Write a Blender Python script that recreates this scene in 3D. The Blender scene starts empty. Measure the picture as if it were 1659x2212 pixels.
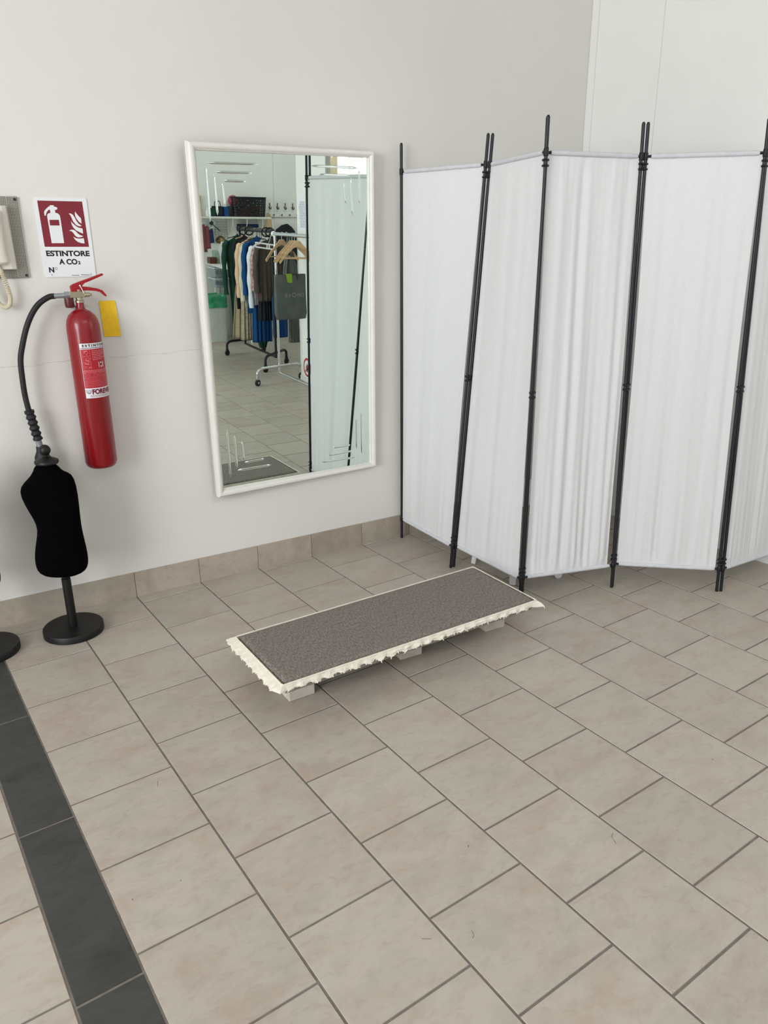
import bpy, bmesh, math, random
from mathutils import Vector, Matrix, noise
from mathutils.geometry import tessellate_polygon
PI = math.pi
S = 0.316                      # one floor tile (31.6 cm); all layout numbers below are in tiles
random.seed(7)
scn = bpy.context.scene
COL = scn.collection

# ------------------------------------------------------------------ camera, world, light, exposure
cam_d = bpy.data.cameras.new('camera'); cam = bpy.data.objects.new('camera', cam_d); COL.objects.link(cam)
scn.camera = cam
cam_d.sensor_fit = 'HORIZONTAL'; cam_d.sensor_width = 36.0; cam_d.lens = 1645.38 * 36 / 1659
cam_d.clip_start = 0.05
rv = Vector((1.8400, -0.5858, 0.4029)); Rm = Matrix.Rotation(rv.length, 3, rv.normalized())   # world -> camera (x right, y down)
flip = Matrix(((1, 0, 0), (0, -1, 0), (0, 0, -1)))
cam.matrix_world = Matrix.Translation(Vector((-0.9316, -9.8061, 5.1026)) * S) @ (flip @ Rm).transposed().to_4x4()

w = bpy.data.worlds.new('sky'); scn.world = w; w.use_nodes = True
w.node_tree.nodes['Background'].inputs[0].default_value = (0.93, 0.965, 1.0, 1)
w.node_tree.nodes['Background'].inputs[1].default_value = 0.85

def area(name, loc, target, sx, sy, power, col):
    d = bpy.data.lights.new(name, 'AREA'); d.shape = 'RECTANGLE'; d.size = sx * S; d.size_y = sy * S
    d.energy = power; d.color = col
    o = bpy.data.objects.new(name, d); COL.objects.link(o)
    o.location = Vector(loc) * S
    o.rotation_euler = (Vector(target) - Vector(loc)).to_track_quat('-Z', 'Y').to_euler()
    return o
area('daylight_shopfront', (-15.7, -8.0, 6.5), (10.0, -3.5, 4.0), 12, 9, 415, (0.93, 0.97, 1.0))
area('daylight_side_window', (11.9, -8.2, 6.7), (3.0, -4.0, 2.5), 3.4, 3.6, 22, (0.96, 0.98, 1.0))
area('ceiling_fill', (3.0, -12.0, 12.4), (3.0, -9.0, 0.0), 10, 8, 55, (1.0, 0.995, 0.98))  # added fill light below the closed ceiling, no skylight there
area('back_room_fill', (15.0, -18.0, 11.5), (13.0, -22.5, 2.0), 5, 5, 28, (1.0, 1.0, 1.0))  # added fill light for the back room, which has no window

scn.view_settings.view_transform = 'Standard'; scn.view_settings.look = 'None'
scn.view_settings.exposure = 0.06; scn.view_settings.gamma = 1.0; scn.view_settings.use_curve_mapping = False

# ------------------------------------------------------------------ materials
def lin(c):
    return tuple(((v / 255) / 12.92 if v / 255 <= 0.04045 else ((v / 255 + 0.055) / 1.055) ** 2.4) for v in c)
def mat(name, c, rough=0.5, metal=0.0, mott=0.0, mscale=6.0, bump=0.0, bscale=60.0, trans=0.0, c2=None, coat=0.0, alpha=1.0, transl=0.0, aniso=None, ior=1.45, sheen=0.0, detail=4.0):
    m = bpy.data.materials.new(name); m.use_nodes = True
    nt = m.node_tree; N = nt.nodes; L = nt.links; b = N['Principled BSDF']
    col = lin(c)
    b.inputs['Base Color'].default_value = (*col, 1); b.inputs['Roughness'].default_value = rough
    b.inputs['Metallic'].default_value = metal; b.inputs['Transmission Weight'].default_value = trans
    b.inputs['Coat Weight'].default_value = coat; b.inputs['Alpha'].default_value = alpha; b.inputs['IOR'].default_value = ior
    if sheen: b.inputs['Sheen Weight'].default_value = sheen
    tc = N.new('ShaderNodeTexCoord')
    def mapped(sc):
        mp = N.new('ShaderNodeMapping'); L.new(tc.outputs['Object'], mp.inputs[0])
        mp.inputs['Scale'].default_value = aniso if aniso else (1, 1, 1)
        n = N.new('ShaderNodeTexNoise'); n.inputs['Scale'].default_value = sc; n.inputs['Detail'].default_value = detail
        L.new(mp.outputs[0], n.inputs['Vector']); return n
    if mott > 0 or c2:
        n = mapped(mscale); r = N.new('ShaderNodeValToRGB'); L.new(n.outputs['Fac'], r.inputs[0])
        a = lin(c2) if c2 else tuple(v * (1 - mott) for v in col)
        r.color_ramp.elements[0].position = 0.36; r.color_ramp.elements[1].position = 0.64
        r.color_ramp.elements[0].color = (*a, 1); r.color_ramp.elements[1].color = (*(col if c2 else tuple(min(1, v * (1 + mott * 0.6)) for v in col)), 1)
        L.new(r.outputs[0], b.inputs['Base Color'])
    if bump > 0:
        n = mapped(bscale); bp = N.new('ShaderNodeBump'); bp.inputs['Strength'].default_value = bump; bp.inputs['Distance'].default_value = 0.004
        L.new(n.outputs['Fac'], bp.inputs['Height']); L.new(bp.outputs[0], b.inputs['Normal'])
    if transl > 0:
        t = N.new('ShaderNodeBsdfTranslucent'); t.inputs[0].default_value = (*col, 1)
        mx = N.new('ShaderNodeMixShader'); mx.inputs[0].default_value = transl
        L.new(b.outputs[0], mx.inputs[1]); L.new(t.outputs[0], mx.inputs[2]); L.new(mx.outputs[0], N['Material Output'].inputs[0])
    return m

def tile_mat(name, base, pink, green, rough):
    m = mat(name, base, rough, bump=0.05, bscale=40)
    nt = m.node_tree; N = nt.nodes; L = nt.links; b = N['Principled BSDF']
    at = N.new('ShaderNodeAttribute'); at.attribute_name = 'tint'
    geo = N.new('ShaderNodeNewGeometry')
    sc = N.new('ShaderNodeVectorMath'); sc.operation = 'SCALE'; sc.inputs['Scale'].default_value = 40.0; L.new(at.outputs['Color'], sc.inputs[0])
    ad = N.new('ShaderNodeVectorMath'); ad.operation = 'ADD'; L.new(geo.outputs['Position'], ad.inputs[0]); L.new(sc.outputs[0], ad.inputs[1])
    mp = N.new('ShaderNodeMapping'); mp.inputs['Rotation'].default_value = (0, 0, 0.1); mp.inputs['Scale'].default_value = (1.0, 1.7, 1.0); L.new(ad.outputs[0], mp.inputs[0])
    def nz(s, d, dist=0.0):
        n = N.new('ShaderNodeTexNoise'); n.inputs['Scale'].default_value = s; n.inputs['Detail'].default_value = d; n.inputs['Distortion'].default_value = dist
        n.inputs['Roughness'].default_value = 0.65; L.new(mp.outputs[0], n.inputs['Vector']); return n.outputs['Fac']
    def mix(fac, a, bb, lo, hi, s):
        mr = N.new('ShaderNodeMapRange'); L.new(fac, mr.inputs['Value']); mr.inputs['From Min'].default_value = lo; mr.inputs['From Max'].default_value = hi; mr.inputs['To Max'].default_value = s
        x = N.new('ShaderNodeMix'); x.data_type = 'RGBA'; L.new(mr.outputs[0], x.inputs['Factor'])
        if isinstance(a, tuple): x.inputs['A'].default_value = (*a, 1)
        else: L.new(a, x.inputs['A'])
        x.inputs['B'].default_value = (*bb, 1); return x.outputs['Result']
    c = mix(nz(4.5, 6, 0.5), lin(base), tuple(v * .94 for v in lin(pink)), 0.47, 0.66, 0.95)
    c = mix(nz(7.2, 5), c, tuple(v * .95 for v in lin(green)), 0.48, 0.70, 0.7)
    c = mix(nz(24, 6, 0.6), c, tuple(v * 0.8 for v in lin(pink)), 0.50, 0.75, 0.6)
    sep = N.new('ShaderNodeSeparateColor'); L.new(at.outputs['Color'], sep.inputs[0])
    mr = N.new('ShaderNodeMapRange'); L.new(sep.outputs[0], mr.inputs['Value']); mr.inputs['To Min'].default_value = 0.945; mr.inputs['To Max'].default_value = 1.04
    vm = N.new('ShaderNodeVectorMath'); vm.operation = 'SCALE'; L.new(c, vm.inputs[0]); L.new(mr.outputs[0], vm.inputs['Scale'])
    L.new(vm.outputs[0], b.inputs['Base Color'])
    return m

M = {}
M['tile'] = tile_mat('floor_tile_beige', (178, 170, 159), (176, 159, 146), (166, 163, 151), 0.42)
M['skirt_tile'] = tile_mat('skirting_tile', (176, 165, 152), (166, 153, 139), (162, 156, 144), 0.5)
M['dark_tile'] = tile_mat('floor_tile_charcoal', (63, 63, 60), (50, 49, 47), (70, 71, 67), 0.5)
M['grout'] = mat('grout_grey', (116, 109, 102), 0.9, mott=0.15, mscale=30)
M['wall'] = mat('plaster_white', (223, 220, 215), 0.85, mott=0.025, mscale=1.3, bump=0.35, bscale=9, detail=6)
M['wall_panel'] = mat('panel_white', (233, 233, 229), 0.7, mott=0.02, mscale=2, bump=0.1, bscale=25)
M['crack'] = mat('plaster_crack', (196, 191, 185), 0.9, mott=0.1)
M['ceiling'] = mat('ceiling_white', (226, 226, 222), 0.9, mott=0.03)
M['frame_white'] = mat('mirror_frame_paint', (230, 227, 221), 0.4, mott=0.025, mscale=14, bump=0.06, bscale=30, coat=0.2)
M['mirror'] = mat('mirror_silver', (228, 240, 233), 0.0, metal=1.0)
M['pole'] = mat('black_painted_steel', (24, 26, 32), 0.38, mott=0.1)
M['clip'] = mat('black_plastic', (18, 19, 24), 0.5, mott=0.1)
M['fabric'] = mat('white_polyester', (236, 236, 238), 0.9, mott=0.015, mscale=60, bump=0.12, bscale=350, transl=0.22)
M['sleeve'] = mat('shade_grey_sleeve', (204, 205, 210), 0.85, mott=0.05, mscale=40, bump=0.3, bscale=120)  # white cloth over dark steel, greyed to paint in the top rail's shade
M['carpet'] = mat('grey_loop_carpet', (140, 132, 125), 0.95, c2=(100, 94, 88), mscale=150, bump=0.8, bscale=220, aniso=(1.5, 0.5, 1))
M['fringe'] = mat('cream_canvas_trim', (233, 226, 212), 0.9, mott=0.08, mscale=40, bump=0.5, bscale=90)
M['whitewash'] = mat('whitewashed_wood', (212, 206, 196), 0.7, c2=(190, 182, 170), mscale=12, bump=0.4, bscale=25, aniso=(1, 6, 1))
M['board'] = mat('board_grey', (150, 144, 134), 0.8, mott=0.1)
M['velvet'] = mat('black_velvet', (5, 5, 6), 1.0, mott=0.1, bump=0.2, bscale=300)
M['velvet'].node_tree.nodes['Principled BSDF'].inputs['Specular IOR Level'].default_value = 0.05
M['blackwood'] = mat('black_lacquered_wood', (9, 9, 9), 0.48, mott=0.2, mscale=8, bump=0.08, bscale=12)
M['red'] = mat('extinguisher_red', (132, 4, 18), 0.34, mott=0.06, mscale=5, coat=0.3)
M['redplastic'] = mat('lever_red', (160, 18, 32), 0.4, mott=0.05)
M['brass'] = mat('nickel_brass', (178, 170, 148), 0.35, metal=0.9, mott=0.1)
M['steel'] = mat('zinc_steel', (168, 172, 176), 0.35, metal=0.85, mott=0.1)
M['rubber'] = mat('black_rubber', (26, 26, 28), 0.55, mott=0.15, bump=0.2, bscale=200)
M['darkred'] = mat('valve_cap_dark_red', (96, 26, 34), 0.4, mott=0.1, trans=0.2)
M['sign_white'] = mat('sign_white', (232, 234, 236), 0.3, mott=0.01)
M['sign_red'] = mat('sign_red', (128, 33, 46), 0.35, mott=0.03)
M['ink'] = mat('black_ink', (22, 20, 28), 0.5, mott=0.02)
M['label_white'] = mat('label_white', (226, 222, 226), 0.45, mott=0.03)
M['label_pink'] = mat('label_pink', (214, 120, 128), 0.5, mott=0.05)
M['label_red'] = mat('label_red', (170, 26, 40), 0.4, mott=0.03)
M['maroon'] = mat('label_maroon', (112, 22, 44), 0.5, mott=0.03)
M['yellow'] = mat('yellow_paper', (247, 201, 42), 0.8, mott=0.06, mscale=50)
M['phone'] = mat('intercom_white', (222, 216, 206), 0.42, mott=0.03)
M['cord'] = mat('coiled_cord_cream', (214, 206, 180), 0.5, mott=0.05)
M['screw'] = mat('dark_screw', (62, 58, 52), 0.4, metal=0.6, mott=0.1)
M['chrome'] = mat('chrome', (206, 208, 210), 0.14, metal=1.0, mott=0.02)
M['wood'] = mat('beech_wood', (206, 172, 134), 0.45, c2=(186, 150, 110), mscale=10, aniso=(1, 1, 5))
M['white_plastic'] = mat('white_plastic', (232, 232, 232), 0.4, mott=0.02)
M['grey_bag'] = mat('grey_bag', (98, 102, 100), 0.55, c2=(86, 90, 88), mscale=8, transl=0.15)
M['bag_text'] = mat('bag_print', (158, 162, 160), 0.6, mott=0.02)
M['lime'] = mat('lime_tag', (134, 178, 46), 0.6, mott=0.05)
M['clear'] = mat('clear_plastic', (225, 236, 240), 0.12, trans=0.85, ior=1.2, mott=0.02)
M['green_bag'] = mat('green_bag_film', (58, 168, 122), 0.35, c2=(96, 196, 154), mscale=14, transl=0.35, alpha=0.9)
M['bin'] = mat('grey_white_bin', (196, 198, 192), 0.6, mott=0.04)
M['desk'] = mat('desk_white', (226, 228, 224), 0.45, mott=0.03)
M['cab'] = mat('cabinet_grey', (138, 142, 136), 0.6, mott=0.06)
M['shelf'] = mat('shelf_white', (214, 214, 204), 0.5, mott=0.05)
M['blackplastic'] = mat('basket_black', (20, 20, 22), 0.45, mott=0.2)
M['winframe'] = mat('window_frame_grey', (110, 114, 114), 0.4, mott=0.04)
M['glass'] = mat('window_glass', (240, 246, 248), 0.02, trans=1.0, ior=1.03, mott=0.01)
M['curtain'] = mat('curtain_voile', (240, 240, 234), 0.9, mott=0.03, transl=0.6)
M['beige_curtain'] = mat('curtain_beige', (214, 204, 182), 0.9, mott=0.05, transl=0.3)
def cloth(name, c, c2=None, sc=30, tl=0.0): M[name] = mat(name, c, 0.9, mott=0.0 if c2 else 0.08, c2=c2, mscale=sc, bump=0.15, bscale=150, transl=tl); return M[name]
# ------------------------------------------------------------------ mesh building
class MB:
    """collects shapes in tile units, builds ONE mesh object"""
    def __init__(s, xf=None): s.v = []; s.f = []; s.mi = []; s.xf = xf; s.cur = 0; s.tint = []
    def add(s, vs, fs, tint=None):
        o = len(s.v); s.v += [Vector(p) for p in vs]; s.f += [[i + o for i in f] for f in fs]; s.mi += [s.cur] * len(fs)
        s.tint += [tint] * len(fs); return s
    def box(s, c, size, rz=0, m=None, tint=None):
        hx, hy, hz = [k / 2 for k in size]; R = Matrix.Rotation(rz, 3, 'Z') if m is None else m
        vs = [Vector(c) + R @ Vector((x, y, z)) for x in (-hx, hx) for y in (-hy, hy) for z in (-hz, hz)]
        return s.add(vs, [(0, 1, 3, 2), (4, 6, 7, 5), (0, 4, 5, 1), (2, 3, 7, 6), (0, 2, 6, 4), (1, 5, 7, 3)], tint)
    def bar(s, a, b, w, h, up=(0, 0, 1)):
        a = Vector(a); b = Vector(b); d = (b - a); L = d.length; d.normalize(); u = Vector(up)
        r = d.cross(u); r = r.normalized() if r.length > 1e-6 else Vector((1, 0, 0)); u = r.cross(d)
        return s.box((a + b) / 2, (L, w, h), m=Matrix((d, r, u)).transposed())
    def tube(s, path, r, seg=10, closed=False, caps=True, flat=1.0):
        P = [Vector(p) for p in path]; n = len(P); rr = r if isinstance(r, (list, tuple)) else [r] * n
        T = []
        for i in range(n):
            if closed: t = P[(i + 1) % n] - P[i - 1]
            else: t = P[min(i + 1, n - 1)] - P[max(i - 1, 0)]
            T.append(t.normalized())
        up = Vector((0, 0, 1)) if abs(T[0].z) < 0.9 else Vector((1, 0, 0))
        a = T[0].cross(up).normalized(); vs = []
        for i in range(n):
            a = (a - T[i] * a.dot(T[i])).normalized(); b = T[i].cross(a)
            for k in range(seg):
                th = 2 * PI * k / seg; vs.append(P[i] + rr[i] * (a * math.cos(th) + b * math.sin(th) * flat))
        fs = []
        for i in range(n if closed else n - 1):
            j = (i + 1) % n
            for k in range(seg): fs.append((i * seg + k, i * seg + (k + 1) % seg, j * seg + (k + 1) % seg, j * seg + k))
        if caps and not closed: fs.append(tuple(range(seg))[::-1]); fs.append(tuple((n - 1) * seg + k for k in range(seg)))
        return s.add(vs, fs)
    def cyl(s, a, b, r, r2=None, seg=16): return s.tube([a, b], [r, r if r2 is None else r2], seg)
    def lathe(s, c, prof, seg=32, sx=1, sy=1):
        c = Vector(c); vs = []; n = len(prof)
        for r, z in prof:
            for k in range(seg): vs.append(c + Vector((r * sx * math.cos(2 * PI * k / seg), r * sy * math.sin(2 * PI * k / seg), z)))
        fs = [(i * seg + k, i * seg + (k + 1) % seg, (i + 1) * seg + (k + 1) % seg, (i + 1) * seg + k) for i in range(n - 1) for k in range(seg)]
        fs.append(tuple(range(seg))[::-1]); fs.append(tuple((n - 1) * seg + k for k in range(seg)))
        return s.add(vs, fs)
    def ball(s, c, r, sz=1.0, seg=20): return s.lathe(c, [(max(1e-4, r * math.sin(PI * i / 12)), -r * sz * math.cos(PI * i / 12)) for i in range(13)], seg)
    def grid(s, fn, nu, nv, closed_u=False):
        vs = [fn(i / nu, j / nv) for j in range(nv + 1) for i in range(nu + (0 if closed_u else 1))]
        W = nu if closed_u else nu + 1
        fs = [(j * W + i, j * W + (i + 1) % W, (j + 1) * W + (i + 1) % W, (j + 1) * W + i) for j in range(nv) for i in range(nu)]
        return s.add(vs, fs)
    def poly(s, pts, th, fn):
        """flat polygon (2-D pts) extruded by th; fn(a,b,c) -> point"""
        tri = tessellate_polygon([[Vector((p[0], p[1], 0)) for p in pts]]); n = len(pts)
        vs = [fn(p[0], p[1], 0) for p in pts] + [fn(p[0], p[1], th) for p in pts]
        fs = [tuple(t)[::-1] for t in tri] + [tuple(i + n for i in t) for t in tri] + [(i, (i + 1) % n, (i + 1) % n + n, i + n) for i in range(n)]
        return s.add(vs, fs)
    def build(s, name, m, parent=None, origin=None, smooth=False, bevel=0.0, solid=0.0, subsurf=0, auto=None):
        vs = [(s.xf(*p) if s.xf else p) for p in s.v]; vs = [Vector(p) for p in vs]
        if origin is None:
            if parent is not None: origin = Vector(parent['_o'])
            else:
                zs = min(p.z for p in vs); origin = Vector((sum(p.x for p in vs) / len(vs), sum(p.y for p in vs) / len(vs), zs))
        origin = Vector(origin)
        me = bpy.data.meshes.new(name); me.from_pydata([(p - origin) * S for p in vs], [], s.f)
        ms = m if isinstance(m, (list, tuple)) else [m]
        for x in ms: me.materials.append(x)
        me.polygons.foreach_set('material_index', s.mi)
        if any(t is not None for t in s.tint):
            at = me.color_attributes.new('tint', 'FLOAT_COLOR', 'CORNER')
            for pl, t in zip(me.polygons, s.tint):
                for li in pl.loop_indices: at.data[li].color = (*(t or (0, 0, 0)), 1)
        me.update(); bm = bmesh.new(); bm.from_mesh(me)
        if auto is not False: bmesh.ops.recalc_face_normals(bm, faces=bm.faces)
        bm.to_mesh(me); bm.free()
        if smooth:
            me.polygons.foreach_set('use_smooth', [True] * len(me.polygons))
            try: me.set_sharp_from_angle(angle=math.radians(40))
            except Exception: pass
        o = bpy.data.objects.new(name, me); COL.objects.link(o); o['_o'] = list(origin)
        if parent is not None:
            o.parent = parent; o.location = (origin - Vector(parent['_o'])) * S
        else: o.location = origin * S
        if bevel: 
            md = o.modifiers.new('bevel', 'BEVEL'); md.width = bevel * S; md.segments = 2; md.limit_method = 'ANGLE'
        if solid: md = o.modifiers.new('solid', 'SOLIDIFY'); md.thickness = solid * S; md.offset = 0
        if subsurf: md = o.modifiers.new('sub', 'SUBSURF'); md.levels = md.render_levels = subsurf
        return o

def tag(o, label=None, cat=None, group=None, kind=None):
    if label: o['label'] = label
    if cat: o['category'] = cat
    if group: o['group'] = group
    if kind: o['kind'] = kind
    return o
def thing(name, loc, label, cat, group=None):
    o = bpy.data.objects.new(name, None); COL.objects.link(o); o.location = Vector(loc) * S; o['_o'] = list(loc)
    o.empty_display_size = 0.05
    return tag(o, label, cat, group)
def copy_tree(o, delta, parent=None):
    c = o.copy(); COL.objects.link(c)
    if parent is not None: c.parent = parent
    else: c.location = o.location + Vector(delta) * S; c['_o'] = [a + b for a, b in zip(o['_o'], delta)]
    for ch in list(o.children): copy_tree(ch, delta, c)
    return c
def text_mesh(body, size, bold=0.0, align='LEFT', spacing=1.0, widthscale=1.0):
    """returns verts (2-D), faces of a text string in tile units"""
    cu = bpy.data.curves.new('txt', 'FONT'); cu.body = body; cu.size = size; cu.offset = bold; cu.align_x = align; cu.space_character = spacing
    o = bpy.data.objects.new('txt', cu); COL.objects.link(o)
    dg = bpy.context.evaluated_depsgraph_get(); me = bpy.data.meshes.new_from_object(o.evaluated_get(dg))
    vs = [(v.co.x * widthscale, v.co.y) for v in me.vertices]; fs = [tuple(p.vertices) for p in me.polygons]
    bpy.data.objects.remove(o); bpy.data.curves.remove(cu); bpy.data.meshes.remove(me)
    return vs, fs
def put_text(mb, body, size, x, y, fn, width=None, bold=0.0, spacing=1.0, sx=1.0):
    vs, fs = text_mesh(body, size, bold, 'LEFT', spacing)
    x0 = min(v[0] for v in vs); x1 = max(v[0] for v in vs)
    k = (width / (x1 - x0)) if width else sx
    mb.add([fn(x + (a - x0) * k, y + b) for a, b in vs], fs)

# ------------------------------------------------------------------ the setting
u = Vector((1, -0.0614, 0)).normalized(); nw = Vector((u.y, -u.x, 0))        # along the mirror wall / out of it into the room
W0 = Vector((4, 0.9927, 0))
def wp(a, z, d=0.0): return W0 + u * (a - 4) + nw * d + Vector((0, 0, z))    # a = distance along the wall, z up, d out of it
HC = 12.6
LX = {0: -0.0, 1: 0.999, 2: 2.0033, 3: 3.0107, 4: 4.0074, 5: 4.9935, 6: 5.9883, 7: 6.9995, 8: 7.9991, 9: 8.9897}
COFF = {0: -.3247, 1: -.8273, 2: -.2997}
OFF = [.1381, -.3247, -.8273, -.2997, -.8073, -.2849, -.7758, -.2595, -.7437, -.2184]

# floor: grout bed with raised tiles, staggered columns, one charcoal strip
fl = MB(); GW = 0.0103; TH = 0.006
def wall_y(x): return 0.9927 - 0.0614 * (x - 4) + 0.0
fl.cur = 0; fl.add([(-16, 2.6, 0), (22, 2.6, 0), (22, -27, 0), (-16, -27, 0)], [(0, 1, 2, 3)])
def add_tile(x0, x1, y0, y1, m):
    g = GW; t = (random.random(), random.random(), random.random()); fl.cur = m
    yw = max(wall_y(x0), wall_y(x1)) + 0.02
    y0, y1 = sorted((y0, y1))
    if y0 > yw: return
    y1 = min(y1, yw + 0.1)
    if y1 - y0 < 0.04: return
    x0 += g; x1 -= g; y0 += g; y1 -= g; c = 0.004
    vs = [(x0, y0, 0), (x1, y0, 0), (x1, y1, 0), (x0, y1, 0), (x0 + c, y0 + c, TH), (x1 - c, y0 + c, TH), (x1 - c, y1 - c, TH), (x0 + c, y1 - c, TH)]
    fl.add(vs, [(4, 5, 6, 7), (0, 1, 5, 4), (1, 2, 6, 5), (2, 3, 7, 6), (3, 0, 4, 7)], t)
for c in range(0, 20):
    x0 = LX.get(c, float(c)); x1 = LX.get(c + 1, float(c + 1)); off = OFF[c] if c < len(OFF) else (-.72 if c % 2 == 0 else -.22)
    if c == 0: x0 = -0.018
    for k in range(-2, 27): add_tile(x0, x1, -(k + off), -(k + 1 + off), 1)
for k in range(-1, 14): add_tile(-0.512, -0.018, 0.714 - 2.01 * k, 0.714 - 2.01 * (k + 1), 2)
for c in range(0, 15):
    off = 0.22 if c % 2 == 0 else -0.28
    for k in range(-4, 27): add_tile(-1.512 - c, -0.512 - c, -(k + off), -(k + 1 + off), 1)
fl.cur = 3; rs = random.Random(12)          # dust specks and stray hairs lying on the tiles
for x, y, l in ((5.63, -6.33, .02), (.12, -4.61, .014), (.52, -4.65, .01), (1.90, -6.33, .08), (3.86, -6.51, .14), (6.47, -5.17, .1), (.14, .06, .03), (1.0, -1.33, .05), (.77, -3.36, .08), (2.16, -6.51, .08), (5.21, -5.72, .02), (2.76, -5.77, .02), (3.82, -.66, .02)):
    a = rs.uniform(0, PI); q = [Vector((x, y, TH + .001))]
    for k in range(4): a += rs.uniform(-.5, .5); q.append(q[-1] + Vector((math.cos(a), math.sin(a), 0)) * l / 4)
    w_ = .0035 if l < .04 else .0018
    for p, n in zip(q, q[1:]):
        d = (n - p).normalized(); o = Vector((-d.y, d.x, 0)) * w_; fl.add([p - o, n - o, n + o, p + o], [(0, 1, 2, 3)])
tag(fl.build('floor', [M['grout'], M['tile'], M['dark_tile'], mat('dust_speck', (74, 64, 54), 0.8, mott=.1)], origin=(0, 0, 0), auto=False), kind='structure')

# mirror wall with its hairline crack
wm = MB(); wm.add([wp(-16, 0), wp(10.77, 0), wp(10.77, HC), wp(-16, HC)], [(0, 1, 2, 3)])
wm.add([wp(-16, 0, -.5), wp(10.9, 0, -.5), wp(10.9, HC, -.5), wp(-16, HC, -.5)], [(0, 1, 2, 3)])
wm.cur = 1; pts = [(.55, 3.62), (.891, 3.625), (1.05, 3.60), (1.232, 3.633), (1.585, 3.64), (1.8, 3.63), (2.042, 3.647), (2.196, 3.622), (2.455, 3.653), (2.6, 3.64), (2.847, 3.629), (3.05, 3.66), (3.4, 3.65)]
fine = []
for (a, b), (c_, d_) in zip(pts, pts[1:]):
    for k in range(6): t = k / 6; fine.append((a + (c_ - a) * t, b + (d_ - b) * t + random.uniform(-.006, .006)))
for p, q in zip(fine, fine[1:]):
    h = random.uniform(.0012, .0035); wm.add([wp(p[0], p[1] - h, .002), wp(q[0], q[1] - h, .002), wp(q[0], q[1] + h, .002), wp(p[0], p[1] + h, .002)], [(0, 1, 2, 3)])
tag(wm.build('wall_back', [M['wall'], M['crack']], origin=(0, 1.2, 0), auto=False), kind='structure')

# right wall: runs towards the camera, window opening high up, ends at an opening to the back room
R0 = Vector((10.765, 0.577, 0)); rd = Vector((0.050, -1, 0)).normalized(); rn = Vector((-1, -0.050, 0)).normalized()
def rp(t, z, d=0.0): return R0 + rd * t + rn * d + Vector((0, 0, z))
WT0, WT1, WZ0, WZ1 = 7.6, 11.1, 4.6, 9.4; REND = 13.45
wr = MB()
def slab(mb, f, a0, a1, z0, z1, th): 
    vs = [f(a, z, d) for a in (a0, a1) for z in (z0, z1) for d in (0, -th)]
    mb.add(vs, [(0, 2, 6, 4), (1, 5, 7, 3), (0, 1, 3, 2), (4, 6, 7, 5), (0, 4, 5, 1), (2, 3, 7, 6)])
for a0, a1, z0, z1 in ((-.6, WT0, 0, HC), (WT0, WT1, 0, WZ0), (WT0, WT1, WZ1, HC), (WT1, REND, 0, HC)): slab(wr, rp, a0, a1, z0, z1, .35)
tag(wr.build('wall_right', M['wall_panel'], origin=(11, -6, 0)), kind='structure')
tb = MB(); slab(tb, lambda a, z, d: rp(a, z, d + .03), 0.0, .14, 0, HC, .03)
tag(tb.build('trim_1', M['wall_panel'], bevel=.006), kind='structure')
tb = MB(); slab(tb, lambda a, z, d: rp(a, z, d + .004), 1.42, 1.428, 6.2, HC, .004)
tag(tb.build('trim_2', mat('panel_seam', (206, 205, 200), 0.8, mott=0.02)), kind='structure')  # hairline seam between wall panels, a slightly darker tone
tb = MB(); slab(tb, lambda a, z, d: rp(a, z, d + .03), .15, REND, 0.006, .16, .03)
tag(tb.build('baseboard_right', M['white_plastic'], bevel=.006), kind='structure')
# back room
bw = MB(); slab(bw, lambda a, z, d: Vector((a, -25 + d, z)), 7.5, 21, 0, HC, .3)
tag(bw.build('wall_front', M['wall_panel'], origin=(14, -25, 0)), kind='structure')
bw = MB(); slab(bw, lambda a, z, d: Vector((20.5 - d, a, z)), -25, -13, 0, HC, .3)
tag(bw.build('wall_side', M['wall_panel'], origin=(20.5, -19, 0)), kind='structure')
bw = MB(); slab(bw, lambda a, z, d: Vector((a, -13.0 - d, z)), 11.6, 20.5, 0, HC, .3)
tag(bw.build('wall_return', M['wall_panel'], origin=(16, -13, 0)), kind='structure')
bw = MB(); slab(bw, lambda a, z, d: Vector((-16 - d, a, z)), -27, 2.6, 0, HC, -.3)
tag(bw.build('wall_left_blocker', M['wall'], origin=(-16, -12, 0)), kind='structure')  # out-of-view wall added to block sky light from the left
cm = MB(); cm.add([(-16, 2.6, HC), (22, 2.6, HC), (22, -27, HC), (-16, -27, HC)], [(0, 3, 2, 1)])
tag(cm.build('ceiling', M['ceiling'], origin=(0, 0, HC), auto=False), kind='structure')
for x in (15.78 + .25,):
    tb = MB(); tb.box((x, -24.99, 6.3), (.012, .02, 12.6)); tag(tb.build('trim_3', M['shelf']), kind='structure')

# tiled skirting along the mirror wall
bb = MB(); edges = [-15.0 + k for k in range(15)] + [LX[k] for k in range(0, 10)] + [9.98, 10.74]
for a, b in zip(edges, edges[1:]):
    g = .005; t = (random.random(), random.random(), random.random()); bb.cur = 0
    vs = [wp(x, z, d) for x in (a + g, b - g) for z in (0.0, .404) for d in (0.0, .03)]
    bb.add(vs, [(0, 2, 6, 4), (1, 5, 7, 3), (0, 1, 3, 2), (4, 6, 7, 5), (0, 4, 5, 1), (2, 3, 7, 6)], t)
bb.cur = 1
vs = [wp(x, z, d) for x in (-15, 10.74) for z in (0.0, .398) for d in (0.0, .026)]
bb.add(vs, [(0, 2, 6, 4), (1, 5, 7, 3), (0, 1, 3, 2), (4, 6, 7, 5), (0, 4, 5, 1), (2, 3, 7, 6)])
tag(bb.build('baseboard_back', [M['skirt_tile'], M['grout']], origin=(0, 1.1, 0)), kind='structure')

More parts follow.
